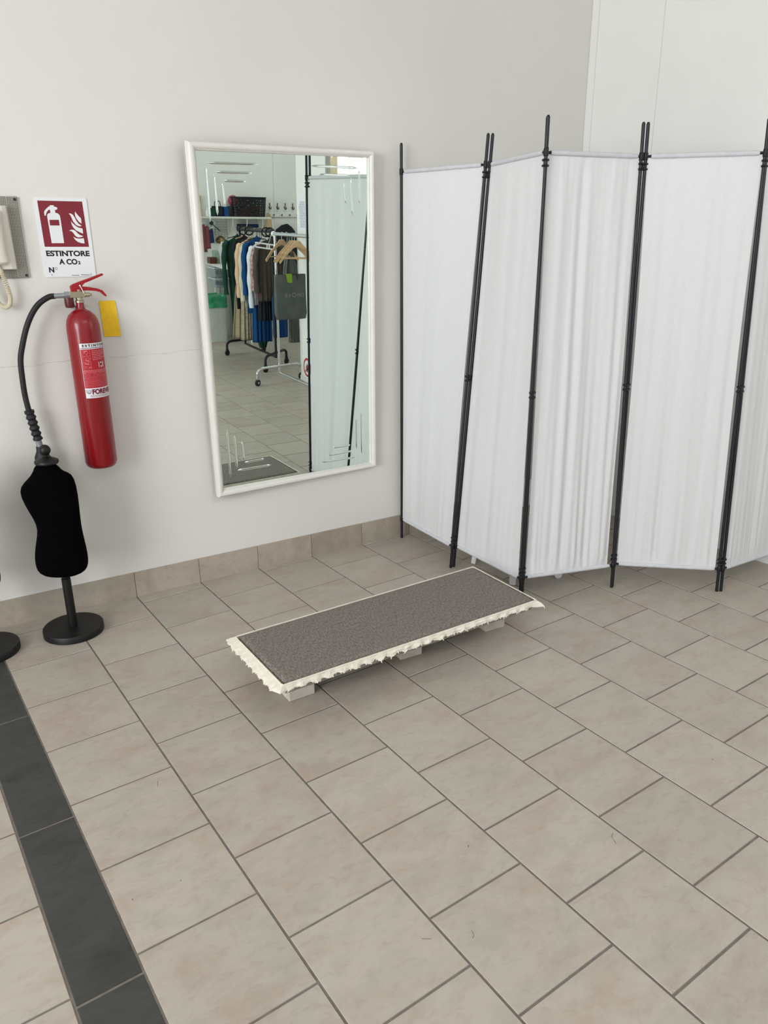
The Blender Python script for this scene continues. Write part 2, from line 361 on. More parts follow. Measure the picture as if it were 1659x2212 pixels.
# window in the right wall (seen in the mirror above the screen)
wf = thing('window_1', rp(9.3, WZ0, -.15), None, None); tag(wf, kind='structure')
def rbar(mb, a0, a1, z0, z1, d0, d1):
    vs = [rp(a, z, d) for a in (a0, a1) for z in (z0, z1) for d in (d0, d1)]
    mb.add(vs, [(0, 2, 6, 4), (1, 5, 7, 3), (0, 1, 3, 2), (4, 6, 7, 5), (0, 4, 5, 1), (2, 3, 7, 6)])
m_ = MB()
for a0, a1, z0, z1 in ((WT0, WT0 + .22, WZ0, WZ1), (WT1 - .4, WT1 - .02, WZ0, WZ1), (WT0, WT1, WZ0, WZ0 + .22), (WT0, WT1, WZ1 - .22, WZ1), (9.25, 9.42, WZ0, WZ1)): rbar(m_, a0, a1, z0, z1, -.28, -.14)
m_.build('window_frame', M['winframe'], wf, bevel=.01)
m_ = MB()
rbar(m_, WT1 - .02, WT1 + .28, WZ0 - .2, WZ1 + .2, -.02, .05); rbar(m_, WT0 - .28, WT0, WZ0 - .2, WZ1 + .2, -.02, .05); rbar(m_, WT0, WT1, WZ1, WZ1 + .2, -.02, .05); rbar(m_, WT0, WT1, WZ0 - .2, WZ0, -.02, .12)
m_.build('window_casing', M['white_plastic'], wf, bevel=.01)
m_ = MB(); rbar(m_, WT0, WT1, WZ0, WZ1, -.225, -.215); m_.build('pane', M['glass'], wf)
def curtain(t0, t1, d, m, nm, amp=.05, waves=6):
    mb = MB(); mb.grid(lambda i, j: rp(t0 + (t1 - t0) * i, WZ0 - .1 + (WZ1 - WZ0 - .1) * j, d + amp * math.sin(i * waves * 2 * PI) * (1 - .4 * j)), waves * 10, 12)
    o = mb.build(nm, m, smooth=True, auto=False, solid=.008); return o
tag(curtain(8.3, 9.2, .2, M['curtain'], 'voile_curtain'), 'white voile curtain drawn across the window above the folding screen', 'curtain')
tag(curtain(9.85, 10.35, .22, M['beige_curtain'], 'gathered_curtain', .04, 4), 'beige curtain gathered at the dark edge of the window', 'curtain')

# ------------------------------------------------------------------ folding screen
feet = [(6.76, .69), (6.64, -.89), (6.66, -2.47), (8.17, -2.94), (9.36, -4.01), (10.80, -4.12)]
tops = [(6.755, .69), (7.19, -.86), (6.70, -2.43), (8.21, -2.72), (9.25, -3.80), (10.75, -3.98)]
HP = 6.54
def jp(i, z): a = Vector((*feet[i], 0)); b = Vector((*tops[i], HP)); return a + (b - a) * (z / HP)
scr = thing('folding_screen', (7.6, -2, 0), 'white fabric folding screen with black steel poles beside the wall mirror', 'room divider')
PR = .0235
SEP = {1: (.050, .064), 2: (.036, .0), 3: (.024, .064), 4: (.066, .03)}
def pole_pts(i, side, z=3.0):
    """axis offset of the panel pole at joint i, on panel side -1 (towards i-1) or +1; the pair is slightly twisted"""
    if i == 0 or i == 5: return Vector((0, 0, 0))
    a, b = SEP[i]; s_ = a + (b - a) * z / HP
    return (Vector((.762, -.648, 0)) * s_ + Vector((.648, .762, 0)) * math.sqrt(max(0, .067 ** 2 - s_ ** 2))) * .5 * side
for i in range(6):
    for side in ((1,) if i == 0 else (-1,) if i == 5 else (-1, 1)):
        o = pole_pts(i, side, 0); o2 = pole_pts(i, side, HP); mb = MB(); mb.cyl(jp(i, 0.008) + o, jp(i, HP) + o2, PR, seg=14)
        mb.cyl(jp(i, HP) + o2, jp(i, HP + .02) + o2, PR * .9, PR * .6, seg=14)
        mb.build('pole', M['pole'], scr, smooth=True)
for i in range(1, 5):
    for z in (.5, 3.12, 6.03 if i > 1 else 6.02):
        mb = MB(); d = pole_pts(i, 1, z).normalized(); c = jp(i, z); rz = math.atan2(d.y, d.x)
        for dz in (-.035, .03):
            mb.tube([c + d * .062 * math.cos(t) + Vector((-d.y, d.x, 0)) * .034 * math.sin(t) + Vector((0, 0, dz)) for t in [2 * PI * k / 20 for k in range(20)]], .014, 8, closed=True)
        mb.box(c, (.05, .05, .08), rz)
        mb.build('hinge_clip', M['clip'], scr, smooth=True)
def panel(i, folds, amp, smoothtop):
    pa = lambda z: jp(i, z) + pole_pts(i, 1, z)
    pb = lambda z: jp(i + 1, z) + pole_pts(i + 1, -1, z)
    ZB, ZT = .38, 6.15
    rnd = random.Random(i * 13 + 5); ph = [rnd.uniform(0, 6.28) for _ in range(8)]; fr = [rnd.uniform(.6, 1.5) * folds for _ in range(8)]; 
    def fn(a, b):
        z = ZB + (ZT - ZB) * b; A = pa(z); B = pb(z); L = (B - A).length; d = (B - A).normalized(); n = Vector((d.y, -d.x, 0))
        inset = .036 + .016 * math.sin(PI * b) + .004 * math.sin(9 * b + ph[0]); ir = inset + (.07 * (1 - b) ** 2 if i == 2 else .02 * (1 - b))
        x = inset + (L - inset - ir) * a
        prof = (1 - b) ** .8 * .8 + .35 * math.sin(PI * b) + .16 * smoothtop
        wv = .5 * noise.noise(Vector((b * 1.3, i * 5.1, 0)))
        f = noise.noise(Vector(((a + .10 * wv) * folds, b * .8, i * 7.3))) * 1.0 + .55 * noise.noise(Vector(((a + .08 * wv) * folds * 2.1, b * 1.1, i * 3.7 + 50)))
        g_ = noise.noise(Vector((a * folds * 3.6, b * .9, i + 90))) * (max(0, .30 - b) / .30 * .8 + max(0, b - .9) * 4 * (1 - .0 * smoothtop))
        sm = min(1, a * 14, (1 - a) * 14)
        y = amp * (f * (.35 + .65 * prof) + g_ * .5) * sm * 1.5 - .02 * math.sin(PI * a) * math.sin(PI * b)
        pk = min(1, (1 - b) * 30) * min(1, b * 30)
        return A + d * x + n * (y * pk)
    mb = MB(); mb.grid(fn, 130, 60)
    fp = mb.build('fabric_panel', M['fabric'], scr, smooth=True, auto=False)
    fp['label'] = 'white fabric panel'
    for z, r, sag in ((ZT, .033, .0), (ZB, .03, .0)):
        A = pa(z); B = pb(z); d = (B - A).normalized(); mb = MB(); n = 34; Ln = (B - A).length
        pts = [A + d * (.07 + (Ln - .14) * k / n) + Vector((0, 0, sag)) for k in range(n + 1)]
        rr = [r * (1 + .10 * noise.noise(Vector((k * .9, i * 3, z)))) for k in range(n + 1)]; rr[0] *= .8; rr[-1] *= .8
        mb.tube(pts, rr, 12)
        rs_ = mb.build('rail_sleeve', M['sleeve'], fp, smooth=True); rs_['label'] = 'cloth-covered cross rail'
        for q, sg_ in ((A, 1), (B, -1)):
            mb = MB(); mb.lathe(q - Vector((0, 0, .05)), [(.026, 0), (.031, .01), (.031, .09), (.026, .1)], 12); mb.cyl(q, q + d * .09 * sg_, .018, seg=8)
            mb.build('rail_end', M['clip'], scr, smooth=True)
for i, (fo, am, st) in enumerate([(4.5, .017, 1), (4.5, .016, 1), (6.5, .050, .6), (6, .042, .5), (6, .022, .8)]): panel(i, fo, am, st)

# white stool behind the screen: only its feet show below the fabric
st = thing('white_stool', (7.35, -1.6, 0), 'small white stool standing behind the folding screen, only its feet showing below', 'stool')
mb = MB(); mb.box((7.4, -1.55, 1.38), (1.0, 1.15, .09)); mb.build('seat', M['white_plastic'], st, bevel=.03)
mb = MB(); mb.bar((7.03, -.98, 0.01), (7.12, -1.08, 1.34), .075, .075); mb.build('leg', M['white_plastic'], st, bevel=.012)
mb = MB(); mb.box((7.02, -1.92, .67), (.10, .22, 1.32), rz=-.75); mb.build('leg', M['white_plastic'], st, bevel=.01)
mb = MB(); mb.cyl((7.74, -2.2, .075), (7.74, -2.2, 1.34), .05); mb.cyl((7.72, -2.24, .07), (7.76, -2.16, .07), .062, seg=20); mb.build('leg', M['white_plastic'], st, smooth=True)
mb = MB(); mb.cyl((7.75, -1.1, .01), (7.75, -1.1, 1.34), .05); mb.build('leg', M['white_plastic'], st, smooth=True)

# ------------------------------------------------------------------ carpeted platform
PC = [Vector((2.34, -1.88, 0)), Vector((2.30, -3.18, 0)), Vector((6.07, -3.31, 0)), Vector((6.12, -1.98, 0))]   # back-left, front-left, front-right, back-right
ZT_ = .55
pf = thing('fitting_platform', (4.2, -2.6, 0), 'low grey carpeted platform with frayed cream edging on white blocks', 'platform')
def pq(a, b): return PC[1].lerp(PC[2], a).lerp(PC[0].lerp(PC[3], a), b)
mb = MB()
def top(a, b):
    e = min(a * 3.8, (1 - a) * 3.8, b * 1.3, (1 - b) * 1.3); z = ZT_ - .07 * max(0, 1 - e / .06) ** 2 + .004 * noise.noise(Vector((a * 9, b * 4, 0)))
    k = .995; q = pq(.5 + (a - .5) * k, .5 + (b - .5) * k); wob = .008 * noise.noise(Vector((a * 14, b * 14, 3)))
    return Vector((q.x + wob, q.y + wob, z))
def sstep(x): return 0 if x <= 0 else 1 if x >= 1 else x
def nonlin(x, n): return x
mb.grid(lambda a, b: top(.5 - .5 * math.cos(PI * a) if True else a, .5 - .5 * math.cos(PI * b)), 110, 50)
mb.build('carpet', M['carpet'], pf, smooth=True, auto=False)['label'] = 'grey ribbed carpet top'
mb = MB(); vs = [Vector((pq(a, b).x, pq(a, b).y, z)) for z in (.38, .48) for a, b in ((.01, .02), (.99, .02), (.99, .98), (.01, .98))]
mb.add(vs, [(3, 2, 1, 0), (4, 5, 6, 7), (0, 1, 5, 4), (1, 2, 6, 5), (2, 3, 7, 6), (3, 0, 4, 7)]); mb.build('board', M['board'], pf)
# frayed canvas trim running round the edge, jagged lower border
mb = MB(); loop = []; segs = [(PC[1], PC[2], 150), (PC[2], PC[3], 56), (PC[3], PC[0], 150), (PC[0], PC[1], 56)]
cen = (PC[0] + PC[1] + PC[2] + PC[3]) / 4
wide = [.0, 0, 0, .02]
for si, (A, B, n) in enumerate(segs):
    d = (B - A).normalized(); out = Vector((d.y, -d.x, 0))
    for k in range(n):
        loop.append((A + (B - A) * k / n, out, si, k / n, k))
N_ = len(loop); rows = 7; vs = []; rr_ = random.Random(4)
jag = []
for i in range(N_):
    base = .045 * abs(noise.noise(Vector((i * .17, 0, 2)))) + .03 * (1 - abs((i * .30 + .5 * noise.noise(Vector((i * .1, 3, 2)))) % 2 - 1)) + rr_.uniform(-.008, .01)
    jag.append(base)
for r in range(rows):
    t = r / (rows - 1)
    for i, (p, out, si, f, k) in enumerate(loop):
        o2 = loop[(i - 1) % N_][1]; oo = (out + o2).normalized() if k == 0 else out
        drop = .058 + jag[i] * .75
        outw = {0: .02, 1: .035, 2: .03, 3: .10}[si]
        if k == 0: outw = .09
        z = ZT_ - .028 - drop * t * (.6 if si == 3 else 1)
        rad = .012 + outw * math.sin(t * PI / 2) + .010 * noise.noise(Vector((i * .35, t * 3, 7))) + (jag[i] * .55 * t if si in (1, 3) else .012 * t * math.sin(i * .9))
        q = p + oo * rad
        vs.append(Vector((q.x, q.y, z)))
fs = [(r * N_ + i, r * N_ + (i + 1) % N_, (r + 1) * N_ + (i + 1) % N_, (r + 1) * N_ + i) for r in range(rows - 1) for i in range(N_)]
mb.add(vs, fs)
mb.tube([(p + out * .012 + Vector((0, 0, ZT_ - .03))) for (p, out, si, f, k) in loop], .008, 6, closed=True)
for i in range(0, N_, 2):          # frayed threads
    v = vs[(rows - 1) * N_ + i]; dv = Vector((rr_.uniform(-.02, .02), rr_.uniform(-.02, .02), rr_.uniform(-.022, .006)))
    mb.tube([v + Vector((0, 0, .01)), v + dv * .6 + Vector((0, 0, .004)), v + dv], [.005, .004, .0015], 4)
mb.build('canvas_edging', M['fringe'], pf, smooth=False, solid=.006, auto=False)['label'] = 'frayed cream canvas edging'
for (x, y, sx, sy) in ((2.722, -2.665, .34, .32), (4.35, -2.67, .33, .32), (5.75, -2.75, .33, .32), (2.72, -2.1, .33, .3), (4.35, -2.15, .33, .3), (5.7, -2.2, .33, .3)):
    mb = MB(); mb.box((x, y, .197), (sx, sy, .38), rz=-.035 if x < 3 else -.1); mb.build('block', M['whitewash'], pf, bevel=.01)['label'] = 'white painted wooden block'

# ------------------------------------------------------------------ wall mirror (leans a little out of the wall)
nm = Vector((-0.02888688, -0.9993844, -0.0199091)).normalized(); P0 = Vector((4.8930423, 0.85181835, 1.39))
eu = Vector((0, 0, 1)).cross(nm).normalized() * -1
if eu.x < 0: eu = -eu
ev = eu.cross(nm).normalized()
if ev.z < 0: ev = -ev
def onm(p): q = Vector(p) - P0; return (q.dot(eu), q.dot(ev))
outer = [onm(p) for p in ((3.292, .748, 6.397), (6.216, .663, 6.416), (6.254, .762, 1.437), (3.359, .846, 1.408))]
inner = [onm(p) for p in ((3.431, .787, 6.286), (6.134, .708, 6.32), (6.157, .803, 1.511), (3.469, .88, 1.529))]
MX = lambda a, b, c: P0 + eu * a + ev * b + nm * c
wmr = thing('wall_mirror', MX(0, 0.0, 0), 'large rectangular mirror in a white moulded frame hanging on the wall', 'mirror')
PROF = [(0, -.07), (0, .035), (.06, .062), (.2, .078), (.42, .08), (.62, .07), (.78, .05), (.82, .036), (.86, .034), (.89, .040), (.94, .032), (1.0, .012), (1.0, -.04)]
for k in range(4):
    mb = MB(MX); a, b = outer[k], outer[(k + 1) % 4]; c, d = inner[k], inner[(k + 1) % 4]; vs = []
    for t, h in PROF:
        vs.append((a[0] + (c[0] - a[0]) * t, a[1] + (c[1] - a[1]) * t, h)); vs.append((b[0] + (d[0] - b[0]) * t, b[1] + (d[1] - b[1]) * t, h))
    mb.add(vs, [(2 * i, 2 * i + 2, 2 * i + 3, 2 * i + 1) for i in range(len(PROF) - 1)]); mb.build('frame_rail', M['frame_white'], wmr, smooth=True)
mb = MB(MX); mb.add([(*p, -.045) for p in outer], [(0, 1, 2, 3)]); mb.build('backing', M['board'], wmr, solid=.02)
mb = MB(MX); ex = [(p[0] + (q[0] - p[0]) * .1, p[1] + (q[1] - p[1]) * .1, 0) for p, q in zip(inner, outer)]
mb.add(ex, [(0, 1, 2, 3)]); gl_ = mb.build('mirror_glass', M['mirror'], wmr, auto=False)
# the cut decorative lines: shallow round-ended ridges of the same glass
def pix(px, py):        # line ends measured on the glass
    f = 1645.38; d = Rm.transposed() @ Vector(((px - 829.5) / f, (py - 1106) / f, 1)); C0 = Vector((-0.9316, -9.8061, 5.1026))
    t = (P0 - C0).dot(nm) / d.dot(nm); return onm(C0 + d * t)
CUT = [((447, 351), (560, 355)), ((465, 371), (546, 374)), ((483, 390), (532, 392)), ((444, 356), (454, 480)), ((462, 376), (470, 465)), ((480, 396), (486, 447)),
       ((672, 358), (772, 363)), ((690, 377), (757, 379)), ((776, 366), (777, 440)), ((757, 384), (762, 466)), ((742, 396), (748, 440)),
       ((490, 927), (498, 1032)), ((506, 940), (512, 1013)), ((522, 953), (527, 995)), ((513, 1016), (586, 1004)), ((529, 999), (571, 991)),
       ((694, 999), (778, 986)), ((708, 984), (766, 973)), ((720, 967), (757, 961)), ((781, 887), (782, 981)), ((770, 900), (771, 970))]
for a, b in CUT:
    A = Vector(pix(*a)); B = Vector(pix(*b)); d = (B - A).normalized(); n = Vector((-d.y, d.x)); wd = .018; pts = []
    mb = MB(MX); rows_ = []
    for k in range(13):
        t = k / 12; q = A.lerp(B, t); ww = wd * min(1, math.sqrt(min(t, 1 - t) * 10) + .05)
        rows_.append([(q.x + n.x * ww * s, q.y + n.y * ww * s, .001 + .0075 * (1 - s * s) * (ww / wd)) for s in (-1, -.6, -.2, .2, .6, 1)])
    vs = [p for r in rows_ for p in r]; mb.add(vs, [(i * 6 + j, i * 6 + j + 1, (i + 1) * 6 + j + 1, (i + 1) * 6 + j) for i in range(12) for j in range(5)])
    mb.build('cut_line', M['mirror'], gl_, smooth=True, auto=False)

# ------------------------------------------------------------------ fire extinguisher sign
SG = [(1.369, 5.684), (2.004, 5.670), (2.013, 4.714), (1.380, 4.726)]
def sg(x, y, c=0.0):   # x,y measured on an enlarged view of the sign
    yt = 125 + 25 * 0; v = (y - 125) / 1460; xl = 95 + 215 * v; xr = 1065 + 175 * v; uu = (x - xl) / (xr - xl)
    v = (y - (125 + 25 * uu)) / (1460 - 60 * uu)
    a = SG[0][0] + (SG[1][0] - SG[0][0]) * uu + (SG[3][0] - SG[0][0]) * v; z = SG[0][1] + (SG[1][1] - SG[0][1]) * uu + (SG[3][1] - SG[0][1]) * v
    return wp(a, z, .012 + c)
sign = thing('extinguisher_sign', wp(1.69, 4.72, .0), 'white and red ESTINTORE A CO2 sign with extinguisher and flame pictogram', 'sign')
def rrect(x0, x1, y0, y1, r, sk=True):
    out = []
    for cx, cy, a0 in ((x1 - r, y1 - r, 0), (x0 + r, y1 - r, 90), (x0 + r, y0 + r, 180), (x1 - r, y0 + r, 270)):
        for k in range(6): a = math.radians(a0 + k * 18); out.append((cx + r * math.cos(a), cy + r * math.sin(a)))
    return out
mb = MB(); mb.poly(rrect(1.372, 2.010, 4.718, 5.680, .028), .012, lambda a, b, c: wp(a, b, c)); mb.build('plate', M['sign_white'], sign)
mb = MB(); mb.poly([(175, 190), (995, 196), (1105, 1004), (300, 1024)], .0012, sg)
rf_ = mb.build('red_field', M['sign_red'], sign)
EXT = [(398, 270), (470, 270), (472, 292), (515, 300), (535, 315), (535, 335), (520, 348), (492, 352), (497, 402), (540, 412), (572, 440), (585, 480), (648, 948), (425, 955), (350, 480), (350, 440), (368, 418), (410, 405), (400, 348), (372, 355), (345, 390), (328, 430), (325, 458), (303, 458), (295, 400), (302, 372), (340, 328), (380, 292), (400, 290)]
FL = [[(860, 372), (878, 400), (920, 450), (965, 492), (978, 588), (930, 560), (890, 510), (865, 465), (855, 420)],
      [(740, 410), (775, 410), (815, 430), (850, 480), (880, 540), (920, 590), (980, 630), (930, 637), (870, 612), (820, 550), (790, 480), (770, 440)],
      [(780, 545), (800, 575), (850, 620), (920, 662), (992, 675), (1000, 768), (940, 745), (870, 710), (820, 660), (790, 600)],
      [(740, 718), (790, 700), (830, 703), (870, 730), (900, 765), (940, 792), (1005, 815), (960, 832), (905, 838), (860, 815), (820, 760), (790, 730)],
      [(815, 825), (860, 850), (920, 860), (1010, 850), (1025, 945), (960, 940), (900, 920), (850, 880)]]
mb = MB()
for P_ in [EXT] + FL: mb.poly(P_, .0012, lambda a, b, c: sg(a, b, c + .0012))
mb.build('pictogram', M['sign_white'], rf_)
mb = MB(); mb.poly([(388, 532), (558, 528), (572, 630), (398, 632)], .0012, lambda a, b, c: sg(a, b, c + .0026)); mb.build('pictogram_band', M['sign_red'], rf_)
mb = MB()
def stx(body, xa, ya, xb, yb, h, bold, wsc=None):
    """text between two baseline ends given in enlarged-view pixels, h = cap height px"""
    A = sg(xa, ya); B = sg(xb, yb); size = h / 1460 * .958 / .70; L = (B - A).length; d = (B - A) / L
    put_text(mb, body, size, 0, 0, lambda x, y: A + d * x + Vector((0, 0, y)) + nw * .0015, width=L, bold=bold)
stx('ESTINTORE', 330, 1192, 1118, 1172, 96, .0035)
stx('A CO', 558, 1340, 888, 1330, 96, .0035); stx('2', 900, 1328, 945, 1326, 56, .0025)
stx('N', 378, 1497, 470, 1494, 92, .0035)
mb.tube([sg(500, 1422) + u * .013 * math.cos(t) + Vector((0, 0, .016 * math.sin(t))) for t in [2 * PI * k / 16 for k in range(16)]], .0022, 6, closed=True)
mb.poly([(418, 1530), (428, 1530), (430, 1558), (420, 1558)], .001, sg)
mb.poly([(780, 1536), (918, 1532), (918, 1540), (780, 1544)], .001, sg)
for k in range(12): mb.poly([(948 + k * 13, 1518), (956 + k * 13, 1518), (957 + k * 13, 1532), (949 + k * 13, 1532)], .001, sg)
mb.tube([sg(1130, 1512) + u * .009 * math.cos(t) + Vector((0, 0, .011 * math.sin(t))) for t in [2 * PI * k / 6 for k in range(6)]], .0018, 6, closed=True)
mb.build('lettering', M['ink'], sign)

# yellow paper note
mb = MB(); mb.grid(lambda a, b: wp(2.003 + (.212 + .006 * (1 - b)) * a + .015 * (1 - b) * .9, 3.922 + .474 * b, .008 + .03 * (a ** 2) * (1 - b)), 8, 10)
tag(mb.build('paper_note', M['yellow'], auto=False, solid=.003), 'yellow paper note stuck on the wall behind the red extinguisher', 'note')

# ------------------------------------------------------------------ fire extinguisher
ex = thing('fire_extinguisher', (1.703, .885, 2.24), 'tall red CO2 fire extinguisher hung on the wall below its sign', 'fire extinguisher')
EX, EY = 1.703, .885; RE = .211
prof = [(.02, 0), (RE * .80, .0), (RE * .93, .025), (RE, .07), (RE, 1.86), (RE * .985, 1.92), (RE * .92, 1.985), (RE * .78, 2.045), (RE * .56, 2.09), (.062, 2.12), (.050, 2.15), (.049, 2.21)]
mb = MB(); mb.lathe((EX, EY, 2.2), prof, 56); mb.build('cylinder', M['red'], ex, smooth=True)
vz = 4.40
mb = MB(); mb.cyl((EX, EY, vz - .0), (EX, EY, vz + .03), .056, seg=24); mb.cyl((EX, EY, vz + .03), (EX, EY, vz + .07), .045, seg=8); mb.box((EX - .02, EY, vz + .105), (.20, .085, .075)); mb.cyl((EX + .06, EY - .05, vz + .10), (EX + .125, EY - .06, vz + .10), .026, seg=12); mb.cyl((EX + .12, EY - .06, vz + .10), (EX + .15, EY - .062, vz + .10), .016, seg=12)
mb.cyl((EX, EY, vz + .14), (EX, EY, vz + .17), .035, seg=16)
mb.build('valve', M['brass'], ex, smooth=True, bevel=.004)
def lever(pts, w):
    mb = MB(); n = len(pts) // 2
    mb.poly(pts, w, lambda a, b, c: Vector((EX + a, EY - w / 2 + c, vz + b))); return mb
mb = lever([(-.09, .15), (-.095, .21), (-.06, .235), (.03, .265), (.16, .305), (.325, .358), (.337, .352), (.335, .335), (.17, .272), (.09, .245), (.055, .215), (.05, .13), (-.08, .13)], .06)
mb.build('carry_lever', M['redplastic'], ex, bevel=.006)
mb = lever([(.045, .205), (.045, .150), (.12, .150), (.22, .140), (.28, .122), (.335, .065), (.352, .072), (.345, .092), (.30, .148), (.24, .172), (.13, .195)], .05)
mb.build('squeeze_lever', M['redplastic'], ex, bevel=.006)
mb = MB(); mb.tube([(EX + .02, EY - .045, vz + .215), (EX + .035, EY - .06, vz + .17), (EX + .05, EY - .07, vz + .12)], .005, 6); mb.ball((EX + .02, EY - .04, vz + .215), .011, seg=8); mb.build('safety_pin', M['white_plastic'], ex)
mb = MB(); mb.lathe((EX - .125, EY + .02, vz - .06), [(.02, 0), (.05, .005), (.058, .03), (.058, .13), (.05, .15)], 20); mb.build('safety_cap', M['darkred'], ex, smooth=True)
mb = MB(); mb.tube([(EX - .11, EY, vz + .10), (EX - .175, EY + .01, vz + .10)], .052, 6); mb.tube([(EX - .16, EY + .01, vz + .10), (EX - .30, EY + .03, vz + .095)], .032, 16)
mb.build('hose_nut', M['steel'], ex, smooth=True)
HOSE = [(1.42, .92, 4.495), (1.34, .93, 4.485), (1.22, .95, 4.41), (1.12, .965, 4.29), (1.03, .98, 4.12), (.955, .985, 3.92), (.90, .99, 3.72), (.885, .995, 3.46), (.885, 1.0, 3.24), (.905, 1.0, 3.0)]
def spline(P, n):
    P = [Vector(p) for p in P]; out = []; Q = [P[0] * 2 - P[1]] + P + [P[-1] * 2 - P[-2]]
    for i in range(1, len(Q) - 2):
        for k in range(n):
            t = k / n; a, b, c, d = Q[i - 1:i + 3]
            out.append(.5 * ((2 * b) + (c - a) * t + (2 * a - 5 * b + 4 * c - d) * t * t + (3 * b - a - 3 * c + d) * t ** 3))
    out.append(P[-1]); return out
mb = MB(); mb.tube(spline(HOSE, 8), .036, 14); mb.build('hose', M['rubber'], ex, smooth=True)
G = [Vector((.902, 1.0, 3.06)).lerp(Vector((.955, 1.0, 2.66)), k / 90) for k in range(91)]
mb = MB(); mb.tube(G, [.057 + .008 * math.sin(k / 90 * 5.4 * 2 * PI) if 8 < k < 86 else .062 for k in range(91)], 18); mb.build('grip', M['rubber'], ex, smooth=True)
mb = MB(); mb.tube([Vector((.955, 1.0, 2.66)).lerp(Vector((.965, 1.0, 2.56)), k / 12) for k in range(13)], [.038 + .005 * (k % 2) for k in range(13)], 14); mb.build('hose_thread', M['steel'], ex, smooth=False)
mb = MB(); mb.tube([(.965, 1.0, 2.57), (.97, 1.0, 2.50), (.975, 1.0, 2.42), (.98, 1.0, 1.85)], [.05, .062, .10, .12], 20); mb.build('discharge_horn', M['rubber'], ex, smooth=True)
mb = MB(); mb.box((EX, EY + .15, 4.34), (.12, .2, .05)); mb.build('wall_bracket', M['steel'], ex, bevel=.005)
# wrapped label
def cy(th, z, r=RE + .0015): return Vector((EX + r * math.sin(th), EY - r * math.cos(th), z))
T0, T1 = math.radians(-36), math.radians(72); LZ0, LZ1 = 3.185, 3.90
def lab(a, b, r=0.0): return cy(T0 + (T1 - T0) * a, LZ0 + (LZ1 - LZ0) * b, RE + .0015 + r)
lb = MB()
def lquad(a0, a1, b0, b1, mi, r, n=10):
    lb.cur = mi; lb.grid(lambda a, b: lab(a0 + (a1 - a0) * a, b0 + (b1 - b0) * b, r), max(1, int(n * (a1 - a0)) + 1), 1)
lquad(0, 1, 0, 1, 0, 0, 24)
lquad(.01, .99, .185, .895, 1, .0006, 24)
rl = random.Random(3)
for k in range(3): 
    b1 = .88 - k * .115
    for q in ((.03, .3, b1 - .105, b1 - .101), (.03, .3, b1 - .004, b1), (.03, .038, b1 - .105, b1), (.292, .3, b1 - .105, b1)): lquad(*q, 2, .0012)
    for m in range(7): x = rl.uniform(.06, .24); z = b1 - rl.uniform(.02, .09); lquad(x, x + rl.uniform(.02, .07), z, z + rl.uniform(.006, .016), 2, .0012)
for k in range(6):
    x = .36
    while x < [.92, .8, .95, .72, .95, .7][k]: l = rl.uniform(.03, .09); lquad(x, x + l, .852 - k * .031, .866 - k * .031, 2, .0012); x += l + .015
lquad(.55, .75, .555, .65, 0, .0012); lquad(.61, .69, .585, .625, 3, .0018)
for k in range(14):
    x = .03; h = .011 if k < 3 else .005
    while x < rl.uniform(.82, .97): l = rl.uniform(.03, .10); lquad(x, x + l, .505 - k * .0225, .505 + h - k * .0225, 2, .0012); x += l + .012
x = .03
while x < .95: l = rl.uniform(.02, .06); lquad(x, x + l, .908, .920, 4, .0012); x += l + .012
for k in range(2):
    x = .15
    while x < .85: l = rl.uniform(.02, .06); lquad(x, x + l, .022 + k * .022, .030 + k * .022, 3, .0012); x += l + .012
def ltext(body, b0, hgt, a0, a1, mi, bold):
    lb.cur = mi; size = hgt * (LZ1 - LZ0) / .70; vs, fs = text_mesh(body, size, bold); x0 = min(v[0] for v in vs); x1 = max(v[0] for v in vs)
    lb.add([lab(a0 + (a1 - a0) * (v[0] - x0) / (x1 - x0), b0 + v[1] / (LZ1 - LZ0), .0020) for v in vs], fs)
vs_ = ltext('E S T I N T O R E', .94, .040, .09, .985, 4, .002)
ltext('FOREVER', .075, .085, .22, 1.02, 3, .0045)
lb.cur = 4
for s_ in (-1, 1):
    for w_ in (0, .045): 
        P_ = [lab(.115 + s_ * (.075 - w_) * math.cos(t), .135 + .05 * math.sin(t), .002) for t in [-PI / 2 + k * PI / 2 / 8 * 1.3 for k in range(9)]]
        lb.tube(P_, .0022, 4)
lb.build('label', [M['label_white'], M['label_red'], M['label_pink'], M['maroon'], M['ink']], ex, auto=False)['label'] = 'red and white printed label'

# ------------------------------------------------------------------ intercom phone
ic = thing('intercom_phone', wp(.75, 4.7), 'white wall intercom handset with coiled cord on a grey patterned plate', 'intercom')
mp_ = mat('woven_metal_plate', (150, 146, 138), 0.45, metal=0.3)
nt = mp_.node_tree; N = nt.nodes; L = nt.links
tc = N.new('ShaderNodeTexCoord'); mpn = N.new('ShaderNodeMapping'); mpn.inputs['Rotation'].default_value = (0, math.radians(45), 0); mpn.inputs['Scale'].default_value = (1, 1, 1); L.new(tc.outputs['Object'], mpn.inputs[0])
ck = N.new('ShaderNodeTexChecker'); ck.inputs['Scale'].default_value = 260; ck.inputs['Color1'].default_value = (*lin((178, 174, 164)), 1); ck.inputs['Color2'].default_value = (*lin((96, 92, 86)), 1)
mpn.inputs['Location'].default_value = (0, .3, 0); L.new(mpn.outputs[0], ck.inputs['Vector']); L.new(ck.outputs['Color'], N['Principled BSDF'].inputs['Base Color'])
mb = MB(); vs = [wp(a, z, d) for a in (.25, 1.187) for z in (4.72, 5.682) for d in (0.0, .03)]
mb.add(vs, [(0, 2, 6, 4), (1, 5, 7, 3), (0, 1, 3, 2), (4, 6, 7, 5), (0, 4, 5, 1), (2, 3, 7, 6)]); bp_ = mb.build('back_plate', mp_, ic, bevel=.006)
